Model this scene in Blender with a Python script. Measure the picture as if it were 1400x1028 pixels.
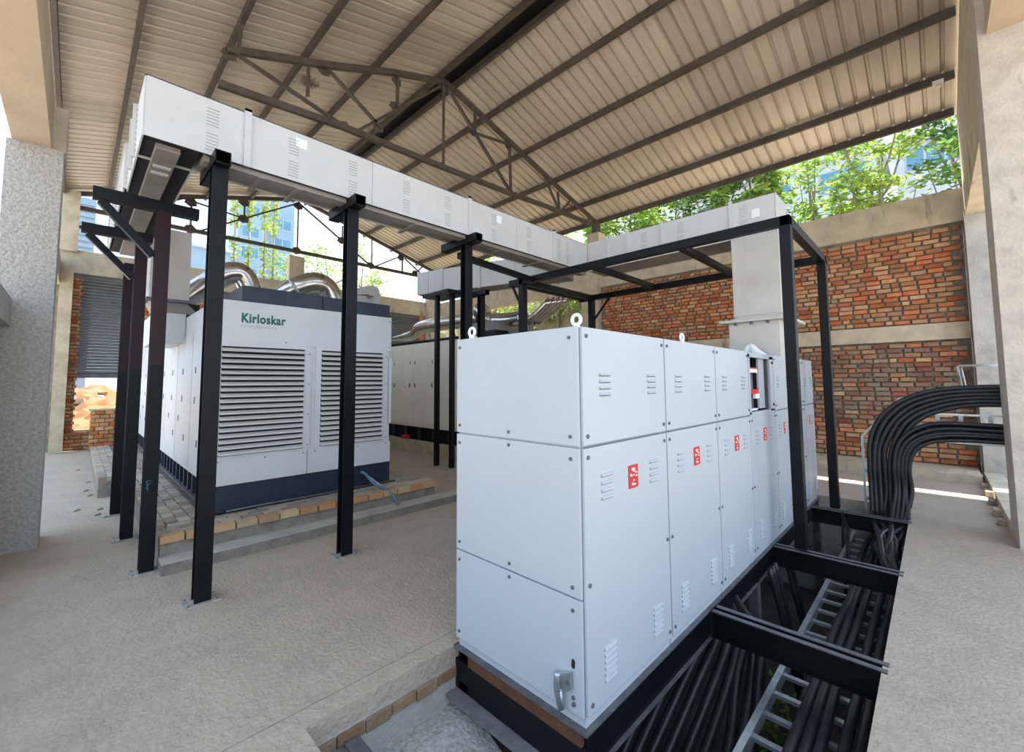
import bpy, math, random
from mathutils import Vector, Matrix
random.seed(7)
C = bpy.context.scene.collection
for o in list(bpy.data.objects): bpy.data.objects.remove(o)

# ------------------------------------------------------------ camera
cd = bpy.data.cameras.new('camera'); cam = bpy.data.objects.new('camera', cd); C.objects.link(cam)
cd.sensor_width = 36; cd.lens = 586/1400*36; cd.shift_y = -32/1400; cd.clip_start = .03; cd.clip_end = 300
cam.matrix_world = Matrix(((0.70120205, -0.04493068, -0.71154544, 0), (-0.71293788, -0.05250028, -0.69925911, 0),
                           (-0.00593815, 0.99760962, -0.06884609, 1.81), (0, 0, 0, 1)))
bpy.context.scene.camera = cam
# ------------------------------------------------------------ sky, sun, exposure
W = bpy.data.worlds.new('world'); bpy.context.scene.world = W; W.use_nodes = True
wn = W.node_tree; wn.nodes.clear()
wo = wn.nodes.new('ShaderNodeOutputWorld'); bg = wn.nodes.new('ShaderNodeBackground')
tc = wn.nodes.new('ShaderNodeTexCoord'); sx = wn.nodes.new('ShaderNodeSeparateXYZ')
rp = wn.nodes.new('ShaderNodeValToRGB')
rp.color_ramp.elements[0].position = 0.0; rp.color_ramp.elements[0].color = (.66, .84, 1, 1)
rp.color_ramp.elements[1].position = .9; rp.color_ramp.elements[1].color = (.36, .60, 1, 1)
ns = wn.nodes.new('ShaderNodeTexNoise'); ns.inputs['Scale'].default_value = 2.2; ns.inputs['Detail'].default_value = 6
cr = wn.nodes.new('ShaderNodeValToRGB'); cr.color_ramp.elements[0].position = .45; cr.color_ramp.elements[1].position = .7
mx = wn.nodes.new('ShaderNodeMixRGB'); mx.inputs[2].default_value = (.86, .93, 1, 1)
wn.links.new(tc.outputs['Generated'], sx.inputs[0]); wn.links.new(sx.outputs['Z'], rp.inputs[0])
wn.links.new(tc.outputs['Generated'], ns.inputs['Vector']); wn.links.new(ns.outputs[0], cr.inputs[0])
wn.links.new(cr.outputs[0], mx.inputs[0]); wn.links.new(rp.outputs[0], mx.inputs[1])
wn.links.new(mx.outputs[0], bg.inputs[0]); wn.links.new(bg.outputs[0], wo.inputs[0])
bg.inputs[1].default_value = 1.15
sd = bpy.data.lights.new('sun', 'SUN'); sun = bpy.data.objects.new('sun', sd); C.objects.link(sun)
sd.energy = 8.5; sd.angle = math.radians(.8); sd.color = (1, .92, .80)
sun.rotation_euler = Vector((.36, .12, 1)).to_track_quat('Z', 'Y').to_euler(); sun.location = (30, 10, 40)
vs = bpy.context.scene.view_settings
vs.view_transform = 'Standard'; vs.look = 'None'; vs.gamma = 1; vs.use_curve_mapping = False; vs.exposure = 1.06

# ------------------------------------------------------------ materials
def mat(name, col, rough=.6, metal=0, col2=None, nscale=4, mixlo=.4, mixhi=.65, bump=0, bscale=60, spec=None, var=0,
        stain=None, stretch=None, island=0):
    m = bpy.data.materials.new(name); m.use_nodes = True; nt = m.node_tree; b = nt.nodes['Principled BSDF']
    N, L = nt.nodes.new, nt.links.new
    b.inputs['Roughness'].default_value = rough; b.inputs['Metallic'].default_value = metal
    if spec is not None: b.inputs['Specular IOR Level'].default_value = spec
    g = N('ShaderNodeNewGeometry'); vec = g.outputs['Position']
    if stretch:
        mp = N('ShaderNodeMapping'); mp.inputs['Scale'].default_value = stretch; L(vec, mp.inputs[0]); vec = mp.outputs[0]
    cur = None
    if col2 is not None:
        n = N('ShaderNodeTexNoise'); n.inputs['Scale'].default_value = nscale; n.inputs['Detail'].default_value = 8; n.inputs['Roughness'].default_value = .65
        L(vec, n.inputs['Vector']); r = N('ShaderNodeValToRGB'); L(n.outputs[0], r.inputs[0])
        r.color_ramp.elements[0].position = mixlo; r.color_ramp.elements[1].position = mixhi
        r.color_ramp.elements[0].color = (*col, 1); r.color_ramp.elements[1].color = (*col2, 1); cur = r.outputs[0]
    if stain:
        scol, sc, lo, hi, st = stain
        mp = N('ShaderNodeMapping'); mp.inputs['Scale'].default_value = st; L(g.outputs['Position'], mp.inputs[0])
        n = N('ShaderNodeTexNoise'); n.inputs['Scale'].default_value = sc; n.inputs['Detail'].default_value = 5; L(mp.outputs[0], n.inputs['Vector'])
        r = N('ShaderNodeMapRange'); r.inputs[1].default_value = lo; r.inputs[2].default_value = hi; L(n.outputs[0], r.inputs[0])
        x = N('ShaderNodeMixRGB'); L(r.outputs[0], x.inputs[0]); x.inputs[2].default_value = (*scol, 1)
        if cur: L(cur, x.inputs[1])
        else: x.inputs[1].default_value = (*col, 1)
        cur = x.outputs[0]
    if var or island:
        oi = N('ShaderNodeObjectInfo'); ad = N('ShaderNodeMath'); ad.operation = 'ADD'
        L(oi.outputs['Random'], ad.inputs[0])
        if island: L(g.outputs['Random Per Island'], ad.inputs[1])
        else: ad.inputs[1].default_value = 0
        fr = N('ShaderNodeMath'); fr.operation = 'FRACT'; L(ad.outputs[0], fr.inputs[0])
        hs = N('ShaderNodeHueSaturation'); mr = N('ShaderNodeMapRange'); L(fr.outputs[0], mr.inputs[0])
        v = var or island
        mr.inputs[3].default_value = 1-v; mr.inputs[4].default_value = 1+v; L(mr.outputs[0], hs.inputs['Value'])
        if island:
            m2 = N('ShaderNodeMath'); m2.operation = 'MULTIPLY'; m2.inputs[1].default_value = 7.31; L(fr.outputs[0], m2.inputs[0])
            f2 = N('ShaderNodeMath'); f2.operation = 'FRACT'; L(m2.outputs[0], f2.inputs[0])
            m3 = N('ShaderNodeMapRange'); m3.inputs[3].default_value = .485; m3.inputs[4].default_value = .525; L(f2.outputs[0], m3.inputs[0]); L(m3.outputs[0], hs.inputs['Hue'])
            m4 = N('ShaderNodeMapRange'); m4.inputs[3].default_value = 1.05; m4.inputs[4].default_value = .75; L(f2.outputs[0], m4.inputs[0]); L(m4.outputs[0], hs.inputs['Saturation'])
        if cur: L(cur, hs.inputs['Color'])
        else: hs.inputs['Color'].default_value = (*col, 1)
        cur = hs.outputs[0]
    if cur: L(cur, b.inputs['Base Color'])
    else: b.inputs['Base Color'].default_value = (*col, 1)
    if bump:
        n = N('ShaderNodeTexNoise'); n.inputs['Scale'].default_value = bscale; n.inputs['Detail'].default_value = 4
        L(g.outputs['Position'], n.inputs['Vector']); bp = N('ShaderNodeBump'); bp.inputs['Strength'].default_value = bump; bp.inputs['Distance'].default_value = .02
        L(n.outputs[0], bp.inputs['Height']); L(bp.outputs[0], b.inputs['Normal'])
    return m

M = dict(
 floor=mat('floor_concrete', (.49, .40, .31), .78, col2=(.38, .315, .25), nscale=2.4, mixlo=.34, mixhi=.72, bump=.7, bscale=34, stain=((.50, .425, .35), 18, .48, .78, (1, .5, 1))),
 ground=mat('outside_soil', (.46, .42, .36), .9, col2=(.36, .31, .25), nscale=.8, bump=.6, bscale=6),
 conc=mat('cream_concrete', (.64, .55, .41), .85, col2=(.48, .41, .31), nscale=3, bump=.3, bscale=25, stain=((.14, .11, .09), 1.6, .62, .78, (1.5, 3, .6))),
 concg=mat('grey_concrete', (.47, .45, .42), .85, col2=(.34, .33, .31), nscale=5, bump=.5, bscale=30, stain=((.52, .50, .47), 1.2, .5, .7, (1, 1, 1))),
 rough=mat('stippled_concrete', (.50, .475, .44), .9, col2=(.36, .345, .325), nscale=30, mixlo=.42, mixhi=.6, bump=1, bscale=38),
 cream=mat('cream_plaster', (.60, .52, .38), .85, col2=(.45, .38, .27), nscale=4, bump=.3, bscale=30),
 smooth=mat('beam_soffit', (.56, .44, .31), .8, col2=(.48, .37, .26), nscale=1.5, bump=.15, bscale=20),
 brick=mat('red_brick', (.50, .155, .052), .85, col2=(.57, .26, .095), nscale=6, bump=.5, bscale=50, island=.3),
 brickg=mat('dusty_brick', (.33, .135, .075), .9, col2=(.30, .23, .17), nscale=3, mixlo=.45, mixhi=.6, bump=.5, bscale=50, island=.28),
 mortar=mat('mortar', (.20, .165, .13), .95, col2=(.31, .28, .23), nscale=9, bump=.7, bscale=40),
 paver=mat('worn_paver', (.42, .33, .24), .85, col2=(.33, .29, .24), nscale=6, bump=.4, bscale=40, island=.25),
 orange=mat('orange_brick', (.55, .21, .05), .85, col2=(.42, .17, .06), nscale=7, bump=.4, bscale=50, island=.3),
 panel=mat('powder_white', (.475, .505, .55), .38, col2=(.455, .485, .53), nscale=1.2, spec=.4),
 duct=mat('duct_white', (.60, .60, .61), .42, col2=(.56, .56, .565), nscale=2.5, stain=((.5, .46, .40), 2.2, .66, .85, (1, 1, .4))),
 beige=mat('riser_beige', (.60, .57, .53), .45, col2=(.54, .50, .46), nscale=3),
 gen=mat('enclosure_white', (.66, .67, .69), .4, col2=(.62, .63, .64), nscale=2, stain=((.42, .37, .32), 4, .66, .8, (1, 1, .5))),
 gen2=mat('enclosure_cream', (.86, .78, .65), .45, col2=(.80, .72, .59), nscale=2),
 slat=mat('louvre_white', (.62, .61, .58), .45),
 navy=mat('navy_skid', (.012, .022, .045), .45, col2=(.02, .032, .055), nscale=5),
 black=mat('black_paint', (.003, .0035, .005), .42, col2=(.006, .007, .009), nscale=4, spec=.22),
 maroon=mat('maroon_reflection', (.026, .007, .010), .42, col2=(.014, .006, .009), nscale=6, spec=.25),  # reddish-brown primer reflection on the upper shafts, put into the colour
 dark=mat('dark_void', (.01, .01, .012), .8),  # near-black stands in for shade in gaps and recesses; also colours screws
 steel=mat('grey_steel', (.16, .165, .175), .5, metal=.3, col2=(.10, .10, .11), nscale=9),
 galv=mat('galvanised', (.50, .54, .57), .35, metal=.75, col2=(.36, .40, .43), nscale=14),
 plate=mat('base_plate_steel', (.50, .47, .42), .6, col2=(.26, .24, .22), nscale=20, metal=.2),
 rust=mat('rust', (.13, .05, .02), .85, col2=(.07, .03, .018), nscale=10, bump=.4, bscale=60),
 purlin=mat('purlin_steel', (.095, .078, .062), .55, col2=(.06, .05, .042), nscale=3, metal=.2),
 truss=mat('truss_steel', (.11, .09, .072), .6, col2=(.07, .058, .047), nscale=6, metal=.2),
 sheet=mat('roof_sheet', (.60, .515, .42), .42, metal=.25, col2=(.52, .45, .375), nscale=2.2, var=.13, stretch=(.5, 6, .5)),
 tray=mat('busduct_grey', (.30, .275, .25), .5, col2=(.24, .22, .20), nscale=5, metal=.2),
 pit=mat('pit_shade_concrete', (.07, .065, .06), .95, col2=(.12, .11, .10), nscale=4, bump=.5, bscale=20),  # near-black copy of the concrete, the pit's darkness put into its colour
 dbrick=mat('brown_brick', (.24, .14, .07), .9, col2=(.32, .22, .13), nscale=7, bump=.5, bscale=50, island=.2),
 cable=mat('cable_rubber', (.012, .013, .015), .4, col2=(.024, .025, .028), nscale=9, spec=.5),
 chrome=mat('lagging_aluminium', (.62, .60, .57), .2, metal=.95, col2=(.5, .47, .44), nscale=7),
 shut=mat('shutter_grey', (.19, .195, .20), .6, col2=(.15, .155, .16), nscale=5, metal=.3),
 vline=mat('vent_line', (.42, .42, .43), .6), step=mat('step_top', (.50, .46, .40), .85, col2=(.38, .35, .31), nscale=5, bump=.3, bscale=30),
 tanb=mat('tan_brick', (.55, .30, .12), .85, col2=(.45, .27, .14), nscale=7, bump=.4, bscale=50, island=.14),
 ledge=mat('weathered_steel', (.22, .225, .235), .55, col2=(.15, .15, .155), nscale=12, metal=.2),
 colw=mat('weathered_white_concrete', (.60, .535, .465), .85, col2=(.47, .42, .365), nscale=5, bump=.5, bscale=28, stain=((.16, .13, .10), 2.6, .66, .78, (1, 1.5, .5))),
 plinthc=mat('stained_plinth_concrete', (.30, .265, .225), .9, col2=(.19, .17, .15), nscale=7, bump=.6, bscale=30),
 red=mat('sign_red', (.62, .015, .015), .5), white=mat('sign_white', (.85, .80, .78), .5),
 green=mat('logo_green', (.006, .12, .10), .5), faint=mat('faded_print', (.42, .42, .44), .6),
 paper=mat('paper', (.85, .87, .9), .6), blue=mat('blue_hose', (.10, .16, .24), .5), bluep=mat('blue_chalk', (.03, .12, .20), .8),
 bark=mat('bark', (.20, .155, .115), .9, col2=(.32, .26, .20), nscale=8, bump=.4, bscale=20),
 leafg=mat('leaf_green', (.22, .40, .05), .5, col2=(.30, .40, .04), nscale=1.4, island=.3),
 leafy=mat('leaf_yellow_green', (.42, .54, .07), .5, col2=(.16, .30, .03), nscale=1.6, island=.3),
 leafd=mat('leaf_dark', (.12, .27, .04), .5, col2=(.16, .26, .04), nscale=1.4, island=.3),
 bwhite=mat('building_white', (.50, .54, .60), .7, col2=(.45, .49, .56), nscale=.4),
 bblue=mat('building_blue', (.22, .33, .43), .4, col2=(.28, .38, .48), nscale=.3),
 glass=mat('blue_glass', (.06, .19, .30), .08, col2=(.10, .26, .38), nscale=.5, spec=.8),
 bgrey=mat('building_slats', (.26, .32, .41), .6),
 earth=mat('rubble_earth', (.30, .13, .055), .95, col2=(.24, .18, .11), nscale=1.6, bump=.8, bscale=8),
 hill=mat('dry_hillside', (.30, .22, .13), .95, col2=(.16, .17, .07), nscale=1.5, bump=.8, bscale=8),
)

for k_ in ('leafg', 'leafy', 'leafd'):
    nt = M[k_].node_tree; b = nt.nodes['Principled BSDF']; o_ = [n for n in nt.nodes if n.type == 'OUTPUT_MATERIAL'][0]
    tr = nt.nodes.new('ShaderNodeBsdfTranslucent'); ms = nt.nodes.new('ShaderNodeMixShader'); ms.inputs[0].default_value = .5
    nt.links.new(b.inputs['Base Color'].links[0].from_socket, tr.inputs[0]); nt.links.new(b.outputs[0], ms.inputs[1]); nt.links.new(tr.outputs[0], ms.inputs[2]); nt.links.new(ms.outputs[0], o_.inputs[0])

# ------------------------------------------------------------ mesh building
class MB:
    def __init__(s): s.v = []; s.f = []; s.m = []; s.mats = []; s.sm = []
    def mi(s, m):
        if m not in s.mats: s.mats.append(m)
        return s.mats.index(m)
    def add(s, vs, fs, m, smooth=False):
        k = len(s.v); i = s.mi(m); s.v += [tuple(v) for v in vs]
        for f in fs: s.f.append([k+a for a in f]); s.m.append(i); s.sm.append(smooth)
        return s
    def box(s, a, b, m):
        x0, x1 = sorted((a[0], b[0])); y0, y1 = sorted((a[1], b[1])); z0, z1 = sorted((a[2], b[2]))
        vs = [(x, y, z) for x in (x0, x1) for y in (y0, y1) for z in (z0, z1)]
        return s.add(vs, [(0,1,3,2),(4,6,7,5),(0,4,5,1),(2,3,7,6),(0,2,6,4),(1,5,7,3)], m)
    def prism(s, prof, axis, a, b, m, smooth=False):
        # closed profile (list of 2-D points) extruded along an axis
        n = len(prof)
        def P(p, t): return {'x': (t, p[0], p[1]), 'y': (p[0], t, p[1]), 'z': (p[0], p[1], t)}[axis]
        vs = [P(p, a) for p in prof]+[P(p, b) for p in prof]
        fs = [(i, (i+1) % n, n+(i+1) % n, n+i) for i in range(n)]+[list(range(n))[::-1], list(range(n, 2*n))]
        return s.add(vs, fs, m, smooth)
    def bar(s, p, q, w, h, m, up=(0, 0, 1), prof=None):
        p = Vector(p); q = Vector(q); d = (q-p).normalized(); u = Vector(up)
        if abs(d.dot(u)) > .99: u = Vector((0, 1, 0))
        r = d.cross(u).normalized(); u = r.cross(d)
        pr = prof or [(-w/2, -h/2), (w/2, -h/2), (w/2, h/2), (-w/2, h/2)]; n = len(pr)
        vs = [p+r*a+u*b for a, b in pr]+[q+r*a+u*b for a, b in pr]
        fs = [(i, (i+1) % n, n+(i+1) % n, n+i) for i in range(n)]+[list(range(n))[::-1], list(range(n, 2*n))]
        return s.add(vs, fs, m)
    def tube(s, pts, r, m, n=8, cap=True, samp=0):
        pts = [Vector(p) for p in pts]
        rs = list(r) if hasattr(r, '__len__') else [r]*len(pts)
        if samp:
            np_, nr = [], []
            P = [pts[0]*2-pts[1]]+pts+[pts[-1]*2-pts[-2]]
            for i in range(len(pts)-1):
                a, b, c, d = P[i:i+4]
                for k in range(samp):
                    t = k/samp
                    np_.append(.5*((2*b)+(c-a)*t+(2*a-5*b+4*c-d)*t*t+(3*b-a-3*c+d)*t**3)); nr.append(rs[i]*(1-t)+rs[i+1]*t)
            np_.append(pts[-1]); nr.append(rs[-1]); pts, rs = np_, nr
        ref = None; vs = []
        for i, p in enumerate(pts):
            d = (pts[min(i+1, len(pts)-1)]-pts[max(i-1, 0)]).normalized()
            if ref is None:
                ref = Vector((0, 0, 1)) if abs(d.z) < .9 else Vector((1, 0, 0))
            a = (ref-d*ref.dot(d)).normalized(); ref = a; b = d.cross(a)
            vs += [p+(a*math.cos(2*math.pi*k/n)+b*math.sin(2*math.pi*k/n))*rs[i] for k in range(n)]
        fs = [(i*n+k, i*n+(k+1) % n, (i+1)*n+(k+1) % n, (i+1)*n+k) for i in range(len(pts)-1) for k in range(n)]
        s.add(vs, fs, m, True)
        if cap:
            e = (len(pts)-1)*n; kk = len(s.v)-len(vs); i = s.mi(m)
            s.f += [[kk+a for a in range(n)][::-1], [kk+e+a for a in range(n)]]; s.m += [i, i]; s.sm += [False, False]
        return s
    def mesh(s, name):
        me = bpy.data.meshes.new(name); me.from_pydata(s.v, [], s.f)
        for m in s.mats: me.materials.append(M[m])
        me.polygons.foreach_set('material_index', s.m); me.polygons.foreach_set('use_smooth', s.sm)
        me.update(); return me
    def build(s, name, parent=None, bevel=0, origin=None, kind=None):
        me = s.mesh(name)
        if origin is None and parent is None and s.v:
            xs = [v[0] for v in s.v]; ys = [v[1] for v in s.v]; zs = [v[2] for v in s.v]
            origin = ((min(xs)+max(xs))/2, (min(ys)+max(ys))/2, min(zs))
        if origin is None: origin = tuple(parent.location) if parent.parent is None else (0, 0, 0)
        if parent is not None and parent.parent is not None: origin = tuple(wloc(parent))
        me.transform(Matrix.Translation(-Vector(origin)))
        o = bpy.data.objects.new(name, me); C.objects.link(o)
        if parent is None: o.location = origin
        else: o.parent = parent; o.location = (0, 0, 0)
        if bevel:
            b = o.modifiers.new('bevel', 'BEVEL'); b.width = bevel; b.segments = 2; b.limit_method = 'ANGLE'
        if kind: o['kind'] = kind
        return o
def wloc(o):
    v = Vector(o.location)
    while o.parent: o = o.parent; v += Vector(o.location)
    return v
def tag(o, label, cat, group=None):
    o['label'] = label; o['category'] = cat
    if group: o['group'] = group
    return o
def thing(name, loc, label, cat, group=None):
    o = bpy.data.objects.new(name, None); C.objects.link(o); o.location = loc; o.empty_display_size = .1
    return tag(o, label, cat, group)
def struct(o): o['kind'] = 'structure'; return o
def B(a, b, m): return MB().box(a, b, m)
def inst(name, me, parent, loc, rot=None, sc=None):
    o = bpy.data.objects.new(name, me); C.objects.link(o); o.parent = parent
    o.location = Vector(loc)-wloc(parent)
    if rot: o.rotation_euler = rot
    if sc: o.scale = sc
    return o
def hprof(w, h, t=.012):
    return [(-w/2, -h/2), (w/2, -h/2), (w/2, -h/2+t), (t/2, -h/2+t), (t/2, h/2-t), (w/2, h/2-t), (w/2, h/2), (-w/2, h/2), (-w/2, h/2-t), (-t/2, h/2-t), (-t/2, -h/2+t), (-w/2, -h/2+t)]

# ============================================================ SETTING
# floor slabs round the cable pit (pit x .93-8.35, y .33-2.46)
fl = MB(); T = -.12
fl.box((-1.2, -1.5, T), (.93, 2.60, 0), 'floor'); fl.box((-1.2, 2.607, T), (.93, 17.3, 0), 'floor')
fl.box((.93, 2.46, T), (12.0, 2.60, 0), 'floor'); fl.box((.93, 2.607, T), (12.0, 17.3, 0), 'floor'); fl.box((-1.2, 2.6, T), (12.0, 2.607, -.01), 'dark')
fl.box((.93, -1.5, T), (12.0, .33, 0), 'floor')
fl.box((8.35, .33, T), (12.0, 2.46, 0), 'floor')
floor = struct(fl.build('floor', origin=(0, 0, 0)))
# joint line in the screed along the pit edge
pit = MB()
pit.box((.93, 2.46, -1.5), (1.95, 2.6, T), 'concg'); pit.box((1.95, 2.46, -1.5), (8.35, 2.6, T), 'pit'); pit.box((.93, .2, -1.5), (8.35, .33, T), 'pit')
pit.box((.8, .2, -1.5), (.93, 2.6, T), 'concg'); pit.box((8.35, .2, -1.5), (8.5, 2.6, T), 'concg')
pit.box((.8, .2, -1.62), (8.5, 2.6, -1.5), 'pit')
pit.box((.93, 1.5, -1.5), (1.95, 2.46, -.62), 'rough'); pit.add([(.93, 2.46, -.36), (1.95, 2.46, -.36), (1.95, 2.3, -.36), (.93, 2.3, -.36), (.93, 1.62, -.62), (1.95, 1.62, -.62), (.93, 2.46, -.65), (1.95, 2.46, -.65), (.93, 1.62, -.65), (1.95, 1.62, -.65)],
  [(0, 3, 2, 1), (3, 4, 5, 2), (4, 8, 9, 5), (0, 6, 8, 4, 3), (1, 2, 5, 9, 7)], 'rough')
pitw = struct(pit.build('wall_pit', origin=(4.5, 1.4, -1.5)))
rb = random.Random(3)
for k in range(6):
    x = .93+k*.17; w = .16
    MB().box((x, 2.445+rb.uniform(-.008, .006), -.205+rb.uniform(-.01, .01)), (x+w, 2.47, -.135), 'dbrick').build('brick', pitw, bevel=.006)
for r in range(3):
    for k in range(5):
        MB().box((.95+k*.2+rb.uniform(0, .03), 1.35-r*.1, -.72-r*.1+rb.uniform(-.02, .02)), (1.12+k*.2, 1.48-r*.1, -.66-r*.1+rb.uniform(-.02, .02)), 'dbrick').build('brick', pitw, bevel=.008)

g = MB()
for a, b in (((-60, -50), (-1.2, 90)), ((12.0, -50), (60, 90)), ((-1.2, -50), (12.0, -1.5)), ((-1.2, 17.3), (12.0, 90))):
    g.box((*a, -.5), (*b, -.06), 'ground')
struct(g.build('ground', origin=(0, 0, -.06)))

# ---- right wall (brick, x = 12)
YE = 7.7
wr = MB(); wr.box((12.06, -.55, 0), (12.22, YE, 4.95), 'mortar')
wr.box((11.99, -.55, 2.6), (12.06, YE, 2.93), 'conc')
wallr = struct(wr.build('wall_right', origin=(12.1, 3.5, 0)))
MB().box((11.95, -.7, 4.9), (12.28, 16.9, 5.55), 'conc').build('ring_beam', wallr)
MB().box((11.97, -.55, 2.6), (12.07, YE, 2.93), 'conc').build('tie_beam', wallr)
MB().box((11.85, YE, 0), (12.25, 8.35, 6.0), 'cream').build('column', wallr)
MB().box((11.8, 7.6, 5.55), (12.2, 8.05, 6.72), 'cream').build('pier', wallr)
MB().box((10.95, -.5, 0), (12.0, 7.7, .15), 'conc').build('ledge', wallr)
MB().box((11.95, 8.35, 0), (12.2, 17, 3.3), 'conc').build('low_wall', wallr)
rb = random.Random(11)
bmesh_ = [MB().box((-.04, -.115, -.0385), (.04, .115, .0385), 'brick').mesh('brick'), MB().box((-.04, -.055, -.0385), (.04, .055, .0385), 'brick').mesh('brick'),
          MB().box((-.04, -.115, -.0385), (.04, .115, .0385), 'brickg').mesh('brick'), MB().box((-.04, -.055, -.0385), (.04, .055, .0385), 'brickg').mesh('brick')]
stuffb = MB(); cnt = 0
def brickbox(mb, c, d, m, r, j=.004):
    # a slightly irregular brick
    vs = []
    for sx_ in (-1, 1):
        for sy in (-1, 1):
            for sz in (-1, 1): vs.append((c[0]+sx_*d[0]/2+r.uniform(-j, j), c[1]+sy*d[1]/2+r.uniform(-j, j), c[2]+sz*d[2]/2+r.uniform(-j, j)))
    mb.add(vs, [(0,1,3,2),(4,6,7,5),(0,4,5,1),(2,3,7,6),(0,2,6,4),(1,5,7,3)], m)
for z0, z1, mi in ((.17, 2.58, 2), (2.95, 4.88, 0)):
    row = 0; z = z0+.045
    while z < z1:
        y = -.5-(row % 2)*.12
        while y < YE-.05:
            head = rb.random() < .22
            L_ = .11 if head else .23
            yc = y+L_/2
            if yc-L_/2 < -.56: y += L_+.03; continue
            if yc+L_/2 > YE: break
            near = yc < (1.75 if mi == 0 else 1.45)
            ox = rb.uniform(-.009, .009); oz = rb.uniform(-.005, .005)
            mi2 = mi if not (mi == 2 and (z < .9 or rb.random() < .2)) else 0
            if near and cnt < 298:
                inst('brick', bmesh_[mi2+(1 if head else 0)], wallr, (12.045+ox, yc, z+oz), (rb.uniform(-.012, .012), 0, rb.uniform(-.03, .03)), (1, rb.uniform(.93, 1.02), rb.uniform(.88, 1.02))); cnt += 1
            else:
                brickbox(stuffb, (12.045+ox, yc, z+oz), (.08, L_*rb.uniform(.93, 1.02), .077*rb.uniform(.85, 1.02)), ('brick', 0, 'brickg')[mi2], rb)
            y += L_+rb.uniform(.022, .04)
        z += .1; row += 1
stuffb.build('brickwork', wallr, kind='stuff')

# ---- back wall (y = 17) with shutter and window opening
wb = MB()
wb.box((-.5, 17.05, 0), (1.07, 17.25, .55), 'mortar'); wb.box((-.5, 17.05, .55), (0, 17.25, 4.95), 'mortar')
wb.box((1.07, 17.05, 0), (9.6, 17.25, 4.95), 'mortar'); wb.box((11.15, 17.05, 0), (12.0, 17.25, 4.95), 'mortar'); wb.box((9.6, 17.05, 0), (11.15, 17.25, 3.2), 'mortar')
wallb = struct(wb.build('wall_back', origin=(5.8, 17.1, 0)))
MB().box((-.6, 16.95, 4.93), (12.3, 17.3, 5.58), 'conc').build('ring_beam', wallb)
MB().box((-.42, 16.6, 0), (-.16, 17.05, 4.93), 'cream').build('column', wallb)
MB().box((-.5, 16.8, 5.5), (-.12, 17.1, 7.2), 'cream').build('pier', wallb)
MB().box((11.45, 16.7, 0), (12.0, 17.0, 6.0), 'conc').build('column', wallb)
MB().box((5.42, 16.95, 5.58), (5.95, 17.25, 6.62), 'cream').build('pier', wallb)
for z in range(48):
    zz = .06+z*.1
    if zz > 4.88: break
    for k in range(3):
        x0 = -.17+k*.23+(-.1 if z % 2 else 0)
        xe = .0 if zz > .55 else 1.0
        if x0 > xe-.04: continue
        MB_ = MB(); c = min(x0+.21, xe+.03*(z % 2)); brickbox(MB_, ((max(x0, -.16)+c)/2, 17.045, zz), (max(.05, c-max(x0, -.16)), .09, .078), 'brick', rb)
        MB_.build('brick', wallb)
sb = MB()
for z in range(48):
    zz = .06+z*.1
    if zz > 4.88: break
    for k in range(38):
        x0 = 1.1+k*.235+(-.1 if z % 2 else 0)
        if x0 > 9.4 and not (zz < 3.1 or x0 > 11.15): continue
        if x0 > 11.3: continue
        if x0 > 9.6 and zz < 3: continue
        if 3.2 < x0 < 9.3 and zz < 3.4: continue
        brickbox(sb, (x0+.105, 17.045, zz), (.21, .09, .078), 'brick', rb)
    if zz < .55:
        for k in range(4): brickbox(sb, (.35+k*.235, 17.045, zz), (.21, .09, .078), 'paver', rb)
sb.build('brickwork', wallb, kind='stuff')
d1 = struct(MB().box((0.0, 17.06, 4.82), (1.05, 17.2, 4.93), 'shut').build('door_1', origin=(.5, 17.1, 2)))
for k in range(30):
    z = 2.12+k*.09
    MB().prism([(17.08, z), (17.04, z+.02), (17.04, z+.06), (17.08, z+.085), (17.11, z+.085), (17.11, z)], 'x', .0, 1.05, 'shut').build('slat', d1)
MB().box((0, 17.03, 2.0), (1.05, 17.12, 2.12), 'steel').build('bottom_rail', d1)
MB().box((1.05, 16.98, 0), (1.13, 17.1, 4.93), 'steel').build('guide', d1)
d2 = struct(MB().box((9.6, 17.06, 4.82), (11.15, 17.2, 4.93), 'shut').build('door_2', origin=(10.4, 17.1, 3)))
for k in range(18):
    z = 3.22+k*.09
    MB().prism([(17.08, z), (17.04, z+.02), (17.04, z+.06), (17.08, z+.085), (17.11, z+.085), (17.11, z)], 'x', 9.6, 11.15, 'shut').build('slat', d2)
MB().box((11.15, 16.98, 3.2), (11.4, 17.06, 4.93), 'brick').build('guide', d2)

# ---- left wall (x = -.4): column, ring beam, tie beam, dado
wl = MB(); wl.box((-.8, 6.2, 0), (-.56, 7.2, .8), 'cream'); wl.box((-.8, 6.2, .8), (-.6, 7.2, 2.46), 'cream'); wl.box((-.8, -6, 0), (-.6, 6.2, .35), 'cream')
walll = struct(wl.build('wall_left', origin=(-.7, 3, 0)))
MB().box((-.66, 7.2, 0), (-.215, 7.75, 4.56), 'rough').build('column', walll)
MB().box((-.5, 7.25, 4.56), (-.2, 7.7, 5.1), 'conc').build('column_head', walll)
MB().box((-.62, -6, 4.56), (-.318, 7.3, 5.2), 'smooth').build('ring_beam', walll)
MB().box((-.62, 7.7, 4.56), (-.42, 17, 5.2), 'smooth').build('ring_beam', walll)
MB().box((-.78, -6, 2.46), (-.53, 7.25, 2.76), 'concg').build('tie_beam', walll)

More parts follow.
